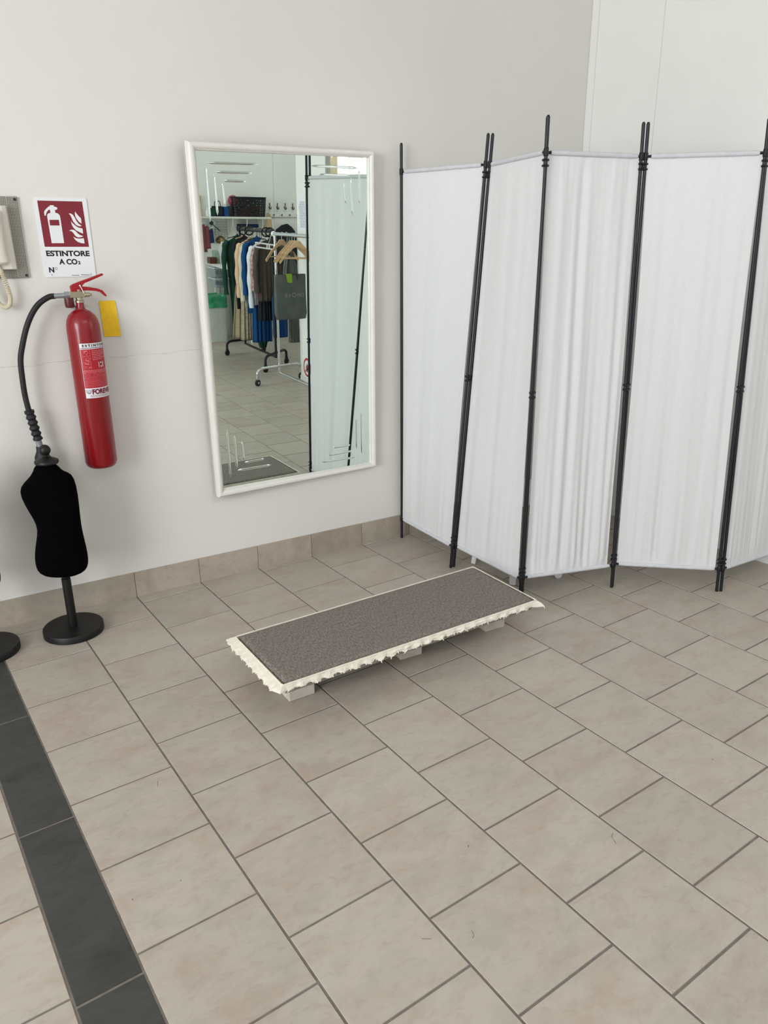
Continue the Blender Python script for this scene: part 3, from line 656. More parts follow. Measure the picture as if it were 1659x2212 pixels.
for a, z in ((1.155, 5.648), (1.155, 4.752), (.285, 5.648), (.285, 4.752)):
    mb = MB(); mb.cyl(wp(a, z, .028), wp(a, z, .038), .016, seg=16); mb.build('screw', M['screw'], bp_, smooth=True)
mb = MB()
secs = [(0, .028), (.0, .11), (.02, .13), (.1, .14), (.60, .14), (.645, .12), (.66, .09), (.66, .028)]
mb.poly([(.38 + a, d) for a, d in secs], .74, lambda a, b, c: wp(a + (.012 * (1 - (c / .74))), 4.83 + c, b)); mb.build('base_unit', M['phone'], ic, bevel=.01)
mb = MB()
def hs(a, b):
    z = 4.875 + .66 * b; e = min(b, 1 - b); hw = .15 + .02 * (1 - min(1, e * 5)); dp = .135 + .05 * (1 - .35 * math.sin(PI * b)); rnd_ = math.sqrt(max(0, 1 - (1 - min(1, e * 14)) ** 2)) if e < .0714 else 1
    th = PI * a; x = .80 - hw * rnd_ * math.cos(th) * (abs(math.cos(th)) ** -.4 if abs(math.cos(th)) > .01 else 1); x = max(.80 - hw, min(.80 + hw, x))
    return wp(x, z, .135 + (dp - .06) * rnd_ * (math.sin(th) ** .5 if math.sin(th) > 0 else 0))
mb.grid(hs, 20, 30); mb.build('handset', M['phone'], ic, smooth=True)
path = spline([wp(.84, 4.86, .16), wp(.865, 4.78, .14), wp(.90, 4.62, .12), wp(.915, 4.50, .11), wp(.895, 4.41, .11), wp(.845, 4.375, .11), wp(.78, 4.42, .11), wp(.73, 4.53, .11), wp(.69, 4.70, .11), wp(.68, 4.82, .10)], 40)
hel = []; turns = 62; n = len(path)
for k in range(turns * 10):
    t = k / (turns * 10) * (n - 2); i = int(t); p = path[i].lerp(path[i + 1], t - i); d = (path[i + 1] - path[i]).normalized()
    a_ = d.cross(nw).normalized(); r = .023 if k > 30 else .004; th = k / 10 * 2 * PI; hel.append(p + r * (a_ * math.cos(th) + nw * math.sin(th)))
mb = MB(); mb.tube(hel, .0072, 5); mb.build('coiled_cord', M['cord'], ic, smooth=True)
mb = MB(); mb.cyl(wp(.83, 4.885, .16), wp(.845, 4.83, .15), .02); mb.build('cord_plug', M['phone'], ic, smooth=True)

# ------------------------------------------------------------------ tailor's dummies
RING = [((.787, 2.475), (1.045, 2.445), .125), ((.751, 2.34), (1.082, 2.321), .14), ((.668, 2.254), (1.165, 2.292), .16), ((.570, 2.175), (1.225, 2.225), .18), ((.553, 2.05), (1.240, 1.985), .21), ((.63, 1.816), (1.227, 1.722), .24), ((.693, 1.644), (1.222, 1.557), .22), ((.675, 1.483), (1.229, 1.388), .215),
        ((.623, 1.322), (1.247, 1.209), .24), ((.594, 1.162), (1.249, 1.038), .26), ((.595, 1.054), (1.225, .954), .26), ((.612, .985), (1.180, .905), .24), ((.687, .925), (1.05, .87), .17), ((.85, .90), (.95, .88), .05)]
vr = Vector((.984, -.178, 0)); vf = Vector((.178, .984, 0)); DX, DY = .93, .5
def dummy(label):
    t = thing('dress_form', (DX, DY, 0), label, 'mannequin', 'black dress forms by the wall')
    mb = MB(); seg = 40; vs = []
    for (xl, zl), (xr, zr), dp in RING:
        cl = (xl - DX) / vr.x; cr = (xr - DX) / vr.x
        for k in range(seg):
            th = 2 * PI * k / seg; c, s = math.cos(th), math.sin(th); ee = .85
            cx = (abs(c) ** ee) * (1 if c > 0 else -1); sy = (abs(s) ** ee) * (1 if s > 0 else -1)
            q = Vector((DX, DY, 0)) + vr * ((cl + cr) / 2 + (cr - cl) / 2 * cx) + vf * dp * sy; q.z = (zl + zr) / 2 + (zr - zl) / 2 * cx
            vs.append(q)
    n = len(RING); fs = [(i * seg + k, i * seg + (k + 1) % seg, (i + 1) * seg + (k + 1) % seg, (i + 1) * seg + k) for i in range(n - 1) for k in range(seg)]
    fs += [tuple(range(seg)), tuple((n - 1) * seg + k for k in range(seg))]; mb.add(vs, fs); mb.build('torso', M['velvet'], t, smooth=True, subsurf=1)
    mb = MB(); mb.lathe((DX - .005, DY, 2.455), [(.06, -.02), (.138, -.01), (.150, .01), (.145, .035), (.105, .055), (.07, .075), (.04, .09), (.03, .10), (.028, .115)], 32)
    nc_ = mb.build('neck_cap', M['blackwood'], t, smooth=True)
    mb = MB(); mb.ball((DX - .005, DY, 2.625), .072, seg=24); mb.build('knob', M['blackwood'], nc_, smooth=True)
    mb = MB(); mb.cyl((DX, DY, .8), (DX, DY, .92), .022); mb.cyl((DX, DY, .07), (DX, DY, .82), .060, seg=28); mb.build('pole', M['blackwood'], t, smooth=True)
    mb = MB(); mb.lathe((DX, DY, 0.006), [(.39, 0), (.40, .006), (.40, .088), (.392, .098), (.30, .1), (.01, .1)], 56); mb.build('base', M['blackwood'], t, smooth=True)
    return t
d1 = dummy('black child-size dress form with ball finial below the fire extinguisher')
d2 = copy_tree(d1, (-1.09, .07, 0)); d2['label'] = 'dress form cut off by the left picture edge, only round base and hip visible'

# ------------------------------------------------------------------ things seen in the mirror
# chrome rack
A_ = Vector((10.55, -12.72, 0)); B_ = Vector((10.45, -9.2, 0)); ZC = 4.88; ax = (B_ - A_).normalized(); cr_ = Vector((-ax.y, ax.x, 0))
def rack(name, A, B, ZR, zb, r, m, span_far, span_near, label, crossdirA, crossdirB, wheel_m, capm):
    t = thing(name, (A + B) / 2, label, 'clothes rack'); d = (B - A).normalized()
    for P_, sp, cd in ((A, span_far, crossdirA), (B, span_near, crossdirB)):
        mb = MB(); mb.cyl(P_ + Vector((0, 0, zb)), P_ + Vector((0, 0, ZR)), r * .9, seg=14); mb.build('upright', m, t, smooth=True)
        mb = MB(); h = .58; c = .28
        pts = [P_ - cd * sp + Vector((0, 0, .22)), P_ - cd * sp + Vector((0, 0, h - c * .6))] + [P_ - cd * (sp - c + c * math.cos(k * PI / 12)) + Vector((0, 0, h - c * .6 + c * .6 * math.sin(k * PI / 12))) for k in range(1, 7)]
        pts2 = [P_ + cd * (sp - c + c * math.cos(k * PI / 12)) + Vector((0, 0, h - c * .6 + c * .6 * math.sin(k * PI / 12))) for k in range(6, 0, -1)] + [P_ + cd * sp + Vector((0, 0, h - c * .6)), P_ + cd * sp + Vector((0, 0, .22))]
        mb.tube(pts + pts2, r, 12); ff = mb.build('foot_frame', m, t, smooth=True)
        for s_ in (-1, 1):
            q = P_ + cd * sp * s_; mb = MB(); mb.cyl(q + Vector((-.015, -.03, .115)), q + Vector((.015, .03, .115)), .11, seg=24); mb.build('castor', wheel_m, ff, smooth=True)
            mb = MB(); mb.box(q + Vector((0, 0, .245)), (.10, .09, .05)); mb.cyl(q + Vector((-.02, -.04, .115)), q + Vector((.02, .04, .115)), .045); mb.build('castor_fork', m, ff, smooth=True)
    mb = MB(); mb.cyl(A + Vector((0, 0, zb)), B + Vector((0, 0, zb)), r * .9, seg=12); mb.build('bottom_bar', m, t, smooth=True)
    mb = MB(); mb.cyl(A - d * .08 + Vector((0, 0, ZR)), B + d * .08 + Vector((0, 0, ZR)), r * 1.25, seg=16); hrl = mb.build('hanging_rail', m, t, smooth=True)
    for q in (A - d * .1, B + d * .1): mb = MB(); mb.ball(q + Vector((0, 0, ZR)), r * 1.9, seg=14); mb.build('rail_cap', capm, hrl, smooth=True)
    return t
rack('chrome_clothes_rack', A_, B_, ZC, .35, .046, M['chrome'], .95, .30, 'chrome wheeled clothes rack nearest in the mirror, holding wooden hangers and a grey bag', Vector((.97, -.24, 0)).normalized(), cr_ * -1, M['rubber'], M['white_plastic'])
K_A = Vector((11.72, -18.72, 0)); K_B = Vector((11.53, -15.2, 0))
rack('black_clothes_rack', K_A, K_B, 4.9, .42, .05, M['pole'], .85, .95, 'black wheeled rack crowded with clothes behind the chrome rack', Vector((1, -.1, 0)).normalized(), Vector((.75, -.66, 0)).normalized(), M['rubber'], M['clip'])
kd = (K_B - K_A).normalized()
def rail_pt(y, z=4.9): t = (y - K_A.y) / (K_B.y - K_A.y); p = K_A.lerp(K_B, t); return Vector((p.x, p.y, z))
# size rings on the black rail
for i, y in enumerate((-18.3, -17.6, -15.75, -15.35)):
    c = rail_pt(y, 4.86); mb = MB(); mb.tube([c + Vector((.15 * math.cos(k * PI / 10), 0.05 * math.cos(k * PI / 10), .15 * math.sin(k * PI / 10))) for k in range(20)], .028, 8, closed=True)
    tag(mb.build('divider_ring', M['clip'], smooth=True), ['black ring on the black rack rail above the green dress', 'black ring on the black rack rail, second from the shelf end', 'black ring on the black rack rail beside the tan gloves', 'black ring at the dark coat end of the black rack rail'][i], 'ring', 'size rings on the black rail')

def garment(name, label, cat, x, y, z0, z1, wt, wb, m, dp=.10, rot=0.0, sleeve=None, folds=5, amp=.02, hem=0.0, collar=True, sm=None, shoulder=.18, shift=0.0, hook=True):
    """a garment hanging from the rail: closed folded shell z1 (shoulder) .. z0 (hem)"""
    root = thing(name, (x, y, z0), label, cat, 'clothes on the black rack')
    R = Matrix.Rotation(rot, 3, 'Z'); ph = random.uniform(0, 6); mb = MB(); nv = 22; nu = 56
    def fn(a, b):
        th = 2 * PI * a; zz = z1 + (z0 - z1) * b
        wd = (wt * (shoulder + (1 - shoulder) * min(1, (b / .10)) ** .6) if b < .10 else wt + (wb - wt) * ((b - .10) / .9) ** 1.1)
        dd = dp * (.35 + .65 * min(1, b / .15)); fo = 1 + amp * 6 * math.sin(folds * 2 * th + ph + 2 * b) * b
        cx = math.cos(th); sx = math.sin(th)
        px_ = wd * cx * (1 + .04 * math.sin(3 * b + ph)) + shift * b; py_ = dd * sx * fo + amp * math.sin(folds * cx * 4 + ph) * (.3 + b)
        z_ = zz + hem * b * (cx * .5) + (.10 * (1 - abs(cx)) * (1 - b * 6) if b < .16 else 0)
        return Vector((x, y, z_)) + R @ Vector((px_, py_, 0))
    mb.grid(fn, nu, nv, closed_u=True); mb.build('body', m, root, smooth=True, solid=.01)
    if sleeve:
        for s_ in (-1, 1):
            L_ = sleeve; p = [Vector((x, y, 0)) + R @ Vector((s_ * wt * .80, 0, z1 - .16)), Vector((x, y, 0)) + R @ Vector((s_ * (wt + .04), .02, z1 - .45)), Vector((x, y, 0)) + R @ Vector((s_ * (wt + .09), .03, z1 - .45 - L_ * .5)), Vector((x, y, 0)) + R @ Vector((s_ * (wt + .06), .02, z1 - .45 - L_))]
            pp = spline(p, 7); mb = MB(); mb.tube(pp, [.13 + .02 * math.sin(k * 1.1 + ph) - .02 * k / len(pp) for k in range(len(pp))], 14, flat=.75)
            mb.build('sleeve', sm or m, root, smooth=True)
    if hook:
        mb = MB(); mb.tube([Vector((x, y, z1 + .02)), Vector((x, y, 4.80)), Vector((x + .05, y, 4.86)), Vector((x + .05, y, 4.95)), Vector((x, y, 4.985)), Vector((x - .05, y, 4.94))], .009, 6)
        mb.tube([Vector((x, y, 0)) + R @ Vector((-wt * .75, 0, z1 - .06)), Vector((x, y, z1 + .04)), Vector((x, y, 0)) + R @ Vector((wt * .75, 0, z1 - .06))], .028, 8, flat=.7)
        mb.build('hanger', random.choice([M['wood'], M['screw']]), root, smooth=True)
    return root
C = cloth
C('dark_green_cloth', (22, 62, 52)); C('black_cloth', (28, 30, 38)); C('peach_cloth', (226, 190, 158)); C('cream_cloth', (214, 208, 184)); C('beige_cloth', (182, 168, 138)); C('stripe_cloth', (188, 180, 158), (150, 140, 122), 60)
M['stripe_cloth'].node_tree  # vertical weave
C('blue_cloth', (10, 68, 124)); C('white_cloth', (226, 232, 240)); C('pink_print', (206, 168, 162), (140, 100, 104), 26); C('magenta_cloth', (150, 30, 104)); C('brown_cloth', (78, 70, 64)); C('grey_cloth', (120, 122, 120)); C('navy_cloth', (30, 44, 84)); C('maroon_cloth', (126, 70, 74)); C('tan_cloth', (206, 172, 134))
def G_(nm, lab_, cat, y, z0, z1, wt, wb, m, dx=0.0, **k): garment(nm, lab_, cat, rail_pt(y).x + dx, y, z0, z1, wt, wb, M[m], **k)
G_('long_dress', 'dark green long-sleeved dress, outermost garment at the shelf end of the rack', 'dress', -18.75, 1.25, 4.62, .54, .50, 'dark_green_cloth', sleeve=1.75, dx=-.10, shift=.1)
G_('long_skirt', 'plain beige long flared skirt hanging nearly to the floor beside the green dress', 'skirt', -18.45, .72, 4.2, .30, .66, 'beige_cloth', folds=4, amp=.03, shift=.05, shoulder=.5)
G_('tunic', 'black tunic hanging between the green dress and the peach blouse', 'tunic', -18.2, 1.9, 4.62, .48, .46, 'black_cloth')
G_('blouse', 'peach blouse with long sleeves on the black rack', 'blouse', -17.65, 2.2, 4.55, .46, .44, 'peach_cloth', sleeve=1.7)
G_('pleated_skirt', 'striped beige pleated skirt reaching almost to the castors', 'skirt', -17.4, .78, 3.9, .42, .62, 'stripe_cloth', folds=7, amp=.03, shoulder=.6)
G_('cardigan', 'cream cardigan hanging between the peach blouse and the blue coat', 'cardigan', -17.2, 2.05, 4.52, .46, .44, 'cream_cloth', sleeve=1.75)
G_('long_coat', 'royal blue long coat on the black rack', 'coat', -16.75, 1.9, 4.62, .50, .50, 'blue_cloth', sleeve=1.6)
G_('wide_trousers', 'royal blue trousers hanging low between beige skirt and white cuffs', 'trousers', -16.45, .82, 3.3, .36, .42, 'blue_cloth', folds=4, amp=.035, shift=-.05, shoulder=.7)
G_('shirt', 'white long-sleeved shirt, middle of the black rack', 'shirt', -16.25, 2.25, 4.50, .46, .44, 'white_cloth', sleeve=1.9)
G_('print_blouse', 'pink patterned blouse peeking out behind the brown jacket', 'blouse', -15.95, 3.05, 4.46, .46, .44, 'pink_print', sleeve=1.2, dx=.02)
G_('scarf', 'magenta cloth tip hanging below the pink patterned blouse', 'scarf', -15.93, 2.5, 3.3, .10, .03, 'magenta_cloth', dx=-.33, hook=False, dp=.06)
G_('jacket', 'brown jacket, largest garment, at the near end of the black rack', 'jacket', -15.55, 2.45, 4.56, .52, .52, 'brown_cloth', sleeve=1.35, dx=.05)
G_('black_trousers', 'black trousers hanging under the brown jacket', 'trousers', -15.75, 1.72, 3.2, .34, .38, 'black_cloth', dx=-.06, shoulder=.8)
G_('trousers', 'bright blue trousers beneath the brown jacket near the rack upright', 'trousers', -15.35, 1.12, 2.7, .30, .30, 'blue_cloth', dx=.28, shoulder=.8, folds=3)
G_('grey_panel_standin', 'grey coat-like shape standing in for a grey panel beside the white wall end', 'coat', -15.6, .85, 4.0, .20, .22, 'grey_cloth', dx=.95, hook=False, dp=.10)  # added coat shape in place of the grey panel seen there
G_('velvet_bag', 'dark green cloth bundle lying low on the rack bar', 'bundle', -17.0, .5, .95, .26, .12, 'dark_green_cloth', dx=.15, hook=False, shoulder=.6)

# wooden hangers and grey shopping bag on the chrome rail
def hanger(x, y, rot, label, m='wood', wd=.60):
    t = thing('wooden_hanger', (x, y, ZC - .7), label, 'hanger', 'wooden hangers on the chrome rail'); R = Matrix.Rotation(rot, 3, 'Z')
    pts = [(-wd, -.60), (-wd + .04, -.66), (-.38, -.43), (-.14, -.20), (0, -.15), (.14, -.20), (.38, -.43), (wd - .04, -.66), (wd, -.60), (.40, -.33), (.15, -.08), (.07, .02), (-.07, .02), (-.15, -.08), (-.40, -.33)]
    mb = MB(); mb.poly([(a, b - .17) for a, b in pts], .05, lambda a, b, c: Vector((x, y, ZC)) + R @ Vector((a, c - .025, b))); yk = mb.build('yoke', M[m], t, bevel=.012)
    mb = MB(); q = lambda a, b: Vector((x, y, ZC)) + R @ Vector((a, 0, b)); mb.cyl(q(-.5, -.67), q(.5, -.67), .018, seg=8); mb.build('trouser_bar', M[m], t, smooth=True)
    mb = MB(); mb.tube([q(0, -.15), q(0, .0), q(.04, .03), q(.052, .06), q(.03, .07), q(0, .062), q(-.04, .05)], .009, 6); mb.build('hook', M['chrome'], t, smooth=True)
hanger(10.53, -12.15, -.05, 'beech wood hanger next to the chrome rack upright')
hanger(10.52, -11.35, .35, 'light wood hanger turned sideways, middle of the chrome rail')
hanger(10.51, -11.15, .45, 'wood hanger overlapping the sideways one on the chrome rail')
hanger(10.50, -10.9, .25, 'wood hanger closest to the black screen pole in the mirror')
# white plastic trouser clip hanger
t = thing('clip_hanger', (10.6, -12.95, 4.4), 'white slotted plastic hanger strip hanging behind the chrome rail cap', 'hanger')
mb = MB(); 
for z in (4.60, 4.46): mb.bar((10.12, -13.3, z), (10.66, -13.05, z - .08), .03, .045)
for a in (0, .62, .74, 1): p = Vector((10.12, -13.3, 0)).lerp(Vector((10.66, -13.05, 0)), a); mb.box((p.x, p.y, 4.53 - .08 * a), (.045, .03, .18))
mb.build('strip', M['white_plastic'], t, bevel=.008)
mb = MB(); mb.tube([(10.5, -13.12, 4.56), (10.53, -13.0, 4.80), (10.56, -12.9, 4.95), (10.56, -12.8, 4.93)], .009, 6); mb.build('hook', M['chrome'], t)
# bag
bg = thing('shopping_bag', (10.6, -11.75, 2.2), 'grey shopping bag with lettering and lime tag hanging from the chrome rack', 'bag')
BX, BY = 10.60, -11.75; Rb = Matrix.Rotation(-.08, 3, 'Z')
def bf(a, b):
    th = 2 * PI * a; z = 2.28 + 1.40 * b; c, s = math.cos(th), math.sin(th); e = .35
    x = .56 * (abs(c) ** e) * (1 if c > 0 else -1) * (1 - .10 * max(0, (.12 - b) / .12)); y = (.13 - .05 * b) * (abs(s) ** e) * (1 if s > 0 else -1)
    y += .02 * math.sin(5 * x + 3 * b); return Vector((BX, BY, z)) + Rb @ Vector((x, y, 0))
mb = MB(); mb.grid(bf, 60, 16, closed_u=True); k0 = len(mb.v); mb.add([bf(i / 60, 0) - Vector((0, 0, 0)) for i in range(60)], [tuple(range(60))]); mb.build('bag_body', M['grey_bag'], bg, smooth=True, solid=.006)
for s_ in (-1, 1):
    mb = MB(); q = [Vector((BX, BY, 0)) + Rb @ Vector((a, s_ * .07, z)) for a, z in ((-.20, 3.5), (-.17, 3.9), (-.06, 4.45), (0, 4.84), (.06, 4.45), (.19, 3.9), (.24, 3.5))]
    mb.tube(spline(q, 5), .055, 8, flat=.12); mb.build('handle', M['grey_bag'], bg, smooth=True)
mb = MB(); mb.tube([(BX - .1, BY, 4.84), (BX - .05, BY, 4.94), (BX - .08, BY, 4.96), (10.5, BY, 4.95)], .01, 6); mb.build('hook', M['chrome'], bg)
mb = MB(); mb.poly([(-.18, 3.72), (.06, 3.70), (.06, 3.42), (-.10, 3.44)], .005, lambda a, b, c: Vector((BX - .05, BY, b)) + Rb @ Vector((a, .115 + c, 0))); mb.build('lime_tag', M['lime'], bg)
mb = MB()   # the front of the bag faces the mirror, so the print reads from the mirror side
for ch, xx, sz in (('D', .50, .17), ('M', .365, .17), ('O', .205, .20), ('4', .01, .17), ('.', -.085, .17), ('8', -.125, .18)):
    vs, fs = text_mesh(ch, sz, -.002); mb.add([Vector((BX, BY, 2.98 + b)) + Rb @ Vector((xx - a - .07, .146, 0)) for a, b in vs], fs)
mb.build('lettering', M['bag_text'], bg, auto=False)

# poster and prohibition sign on the end of the right wall
def rw(t, z, d): return rp(t, z, d)
ps = thing('notice_sheet', rp(12.9, 5.1, 0), 'white printed notice sheet on the wall end beside the coat hooks', 'poster')
T_ = .577 + 12.2
mb = MB(); mb.poly([(12.72, 5.02), (13.28, 5.02), (13.28, 6.12), (12.72, 6.12)], .006, lambda a, b, c: rp(a, b, c)); mb.build('sheet', M['sign_white'], ps)
mb = MB(); rr2 = random.Random(9)
mt_blue = mat('print_blue', (120, 130, 170), 0.6, mott=0.1)
for k in range(26):
    x = 12.76; z = 5.86 - k * .031
    while x < 13.2: l = rr2.uniform(.02, .09); mb.poly([(x, z), (x + l, z), (x + l, z + .014), (x, z + .014)], .002, lambda a, b, c: rp(a, b, c + .006)); x += l + rr2.uniform(.012, .05)
mb.build('print', mt_blue, ps)
ns = thing('no_touch_sign', rp(12.8, .25, 0), 'round red prohibition sign with crossed-out black hand low on the wall end', 'sign')
cz, ct = .52, 12.87
mb = MB(); mb.poly([(ct + .33 * math.cos(k * PI / 24), cz + .33 * math.sin(k * PI / 24)) for k in range(48)], .006, lambda a, b, c: rp(a, b, c)); mb.build('disc', M['sign_white'], ns)
mb = MB(); mb.tube([rp(ct + .29 * math.cos(k * PI / 24), cz + .29 * math.sin(k * PI / 24), .009) for k in range(48)], .036, 6, closed=True, flat=.12)
m_r = mat('prohibition_red', (188, 34, 44), 0.4, mott=0.02)
mb2 = MB(); 
for k in range(48):
    a0, a1 = k * PI / 24, (k + 1) * PI / 24
    mb2.add([rp(ct + r_ * math.cos(a_), cz + r_ * math.sin(a_), .008) for a_ in (a0, a1) for r_ in (.25, .325)], [(0, 1, 3, 2)])
mb2.poly([(ct - .20, cz + .17), (ct - .17, cz + .20), (ct + .20, cz - .17), (ct + .17, cz - .20)], .002, lambda a, b, c: rp(a, b, c + .010)); mb2.build('red_ring', m_r, ns, auto=False)
mb = MB(); HND = [(-.02, -.17), (.05, -.16), (.085, -.05), (.12, .02), (.10, .035), (.065, -.01), (.06, .09), (.04, .10), (.03, .02), (.02, .13), (-.0, .135), (-.005, .02), (-.03, .11), (-.05, .105), (-.04, -.01), (-.075, .05), (-.09, .04), (-.06, -.06)]
mb.poly([(ct + a, cz + b) for a, b in HND], .002, lambda a, b, c: rp(a, b, c + .007)); mb.build('hand_symbol', M['ink'], ns)
# bottles by the wall end
for k, (x, y, h, lab_) in enumerate(((11.95, -13.75, 1.15, 'tall clear plastic water bottle standing by the white wall end'), (12.25, -14.15, 1.05, 'clear plastic bottle half hidden behind the tall one'))):
    mb = MB(); mb.lathe((x, y, 0.007), [(.10, 0), (.13, .03)] + [(.13 - .008 * (i % 2), .06 + i * .05) for i in range(int(h * 12))] + [(.12, h * .72), (.06, h * .9), (.045, h), (.045, h + .05)], 20)
    b_ = mb.build('water_bottle', M['clear'], smooth=True); tag(b_, lab_, 'bottle', 'water bottles by the wall end')
    mb = MB(); mb.cyl((x, y, h + .04), (x, y, h + .12), .055, seg=16); mb.build('cap', M['white_plastic'], b_, smooth=True)
# shelf and what stands on it
YB = -24.98
sh = thing('wall_shelf', (13.9, -24.6, 5.2), 'long white wall shelf on metal brackets at the back of the room', 'shelf')
mb = MB(); mb.box((13.85, -24.55, 5.28), (3.3, .86, .085)); mb.build('board', M['shelf'], sh, bevel=.01)
for x in (12.7, 13.6, 14.3, 15.1):
    mb = MB(); mb.box((x, -24.93, 4.9), (.05, .05, .75)); mb.tube([(x, -24.92, 4.55)] + [(x, -24.92 + .7 * math.sin(k * PI / 16), 4.55 + .68 * (1 - math.cos(k * PI / 16))) for k in range(1, 9)], .022, 6); mb.build('bracket', M['shelf'], sh, smooth=True)
gridt = thing('wire_grid', (13.0, -24.9, 4.3), 'white wire grid panel hanging on the wall under the shelf', 'wire grid')
mb = MB()
for k in range(9): mb.cyl((12.5, -24.93, 4.2 + k * .11), (13.6, -24.93, 4.2 + k * .11), .01, seg=6)
for k in range(8): mb.cyl((12.55 + k * .145, -24.94, 4.15), (12.55 + k * .145, -24.94, 5.12), .01, seg=6)
mb.build('wires', M['steel'], gridt)
def simple(nm, build, m, label, cat, **k): mb = MB(); build(mb); return tag(mb.build(nm, m, **k), label, cat)
# basket
bk = thing('laundry_basket', (14.4, -24.6, 5.325), 'black perforated plastic basket on the wall shelf', 'basket')
mb = MB(); Z0 = 5.33; HB = .84
def bsk(th, z): 
    c, s = math.cos(th), math.sin(th); e = .55; k = .92 + .08 * (z / HB); return Vector((14.52 + .86 * k * (abs(c) ** e) * (1 if c > 0 else -1), -24.56 + .34 * k * (abs(s) ** e) * (1 if s > 0 else -1), Z0 + z))
nA = 84; nZ = 16
for j in range(nZ):
    for i in range(nA):
        if j in (0, nZ - 1) or (j % 2 == 0) or ((i + (j // 2)) % 2 == 0):
            a0, a1 = 2 * PI * i / nA, 2 * PI * (i + 1) / nA; z0, z1 = HB * j / nZ, HB * (j + 1) / nZ
            mb.add([bsk(a0, z0), bsk(a1, z0), bsk(a1, z1), bsk(a0, z1)], [(0, 1, 2, 3)])
mb.build('mesh_wall', M['blackplastic'], bk, auto=False, solid=.012)
mb = MB(); mb.tube([bsk(2 * PI * i / nA, HB) for i in range(nA)], .025, 6, closed=True); mb.build('rim', M['blackplastic'], bk, smooth=True)
mb = MB(); mb.add([bsk(2 * PI * i / nA, .01) for i in range(nA)], [tuple(range(nA))]); mb.build('basket_base', M['blackplastic'], bk)
simple('folded_cloths', lambda mb: [mb.box((14.3 + .1 * k, -24.55, 5.4 + .1 * k), (1.1 - .1 * k, .42, .1), rz=.05 * k) for k in range(4)], M['maroon_cloth'], 'dark red folded cloths inside the black basket', 'cloth', bevel=.03)
simple('toy_ball', lambda mb: mb.ball((13.82, -24.66, 6.02), .24, seg=28), mat('ball_pink', (170, 62, 88), 0.35, mott=0.05), 'dark pink ball on top of the black box beside the basket', 'ball', smooth=True)
simple('storage_box', lambda mb: [mb.box((13.8, -24.66, 5.54), (.34, .46, .42)), mb.box((13.8, -24.66, 5.765), (.36, .48, .03))], M['blackplastic'], 'black box under the pink ball on the shelf', 'box', bevel=.02)
simple('document_box', lambda mb: [mb.box((13.33, -24.42, 5.54), (.2, .3, .42)), mb.box((13.33, -24.265, 5.6), (.1, .01, .08))], M['blue_cloth'], 'bright blue file box on the shelf', 'box', bevel=.015)
simple('handbag', lambda mb: [mb.box((12.95, -24.45, 5.55), (.42, .3, .44)), mb.tube([(12.8, -24.4, 5.75), (12.83, -24.4, 5.95), (12.95, -24.4, 6.02), (13.07, -24.4, 5.95), (13.1, -24.4, 5.75)], .02, 8)], M['black_cloth'], 'black bag standing between white bottle and blue box on the shelf', 'bag', bevel=.05)
simple('small_case', lambda mb: [mb.box((12.7, -24.4, 5.5), (.16, .34, .34)), mb.box((12.7, -24.4, 5.68), (.17, .35, .025))], M['dark_green_cloth'], 'dark case with pale edge on the shelf left of the black bag', 'case', bevel=.012)
simple('spray_bottle', lambda mb: mb.lathe((12.45, -24.4, 5.325), [(.07, 0), (.075, .02), (.075, .22), (.03, .3), (.025, .38)], 18), M['white_plastic'], 'small white bottle at the left end of the shelf', 'bottle', smooth=True)
simple('cork_board', lambda mb: [mb.box((12.15, -24.93, 5.72), (.34, .05, .95)), mb.box((12.34, -24.9, 5.72), (.03, .07, .99))], M['wood'], 'brown cork board at the mirror frame edge above the shelf', 'board', bevel=.01)
simple('navy_box', lambda mb: [mb.box((14.55, -24.8, 4.92), (1.0, .28, .16)), mb.box((14.55, -24.66, 4.92), (.96, .02, .12))], M['navy_cloth'], 'flat navy box on the wall just under the shelf', 'box', bevel=.01)
# lamp-like disc with patterned cap
ml = thing('magnifier_lamp', (12.55, -24.0, 4.6), 'round clear lens lamp with dark centre hanging at the shelf end', 'lamp')
mb = MB(); c = Vector((12.42, -23.9, 5.05)); mb.tube([c + Vector((.2 * math.cos(k * PI / 12), 0, .2 * math.sin(k * PI / 12))) for k in range(24)], .022, 8, closed=True); mb.build('ring', M['steel'], ml, smooth=True)
mb = MB(); mb.cyl(c - Vector((0, .02, 0)), c + Vector((0, .02, 0)), .18, seg=28); mb.build('lens', M['clear'], ml, smooth=True)
mb = MB(); mb.cyl(c - Vector((0, .04, 0)), c + Vector((0, .05, 0)), .09, seg=20); mb.cyl(c + Vector((.1, 0, -.08)), c + Vector((.38, .1, -.35)), .022); mb.build('arm', M['screw'], ml, smooth=True)
mb = MB(); mb.lathe((12.78, -23.8, 4.28), [(.02, -.12), (.14, -.1), (.2, 0), (.17, .12), (.09, .2), (.01, .23)], 20, sx=1.2)
tag(mb.build('patterned_cap', mat('gold_print', (150, 124, 70), 0.35, metal=0.5, c2=(52, 44, 34), mscale=14), smooth=True), 'shiny gold and dark patterned cap hanging left of the green dress', 'hat')
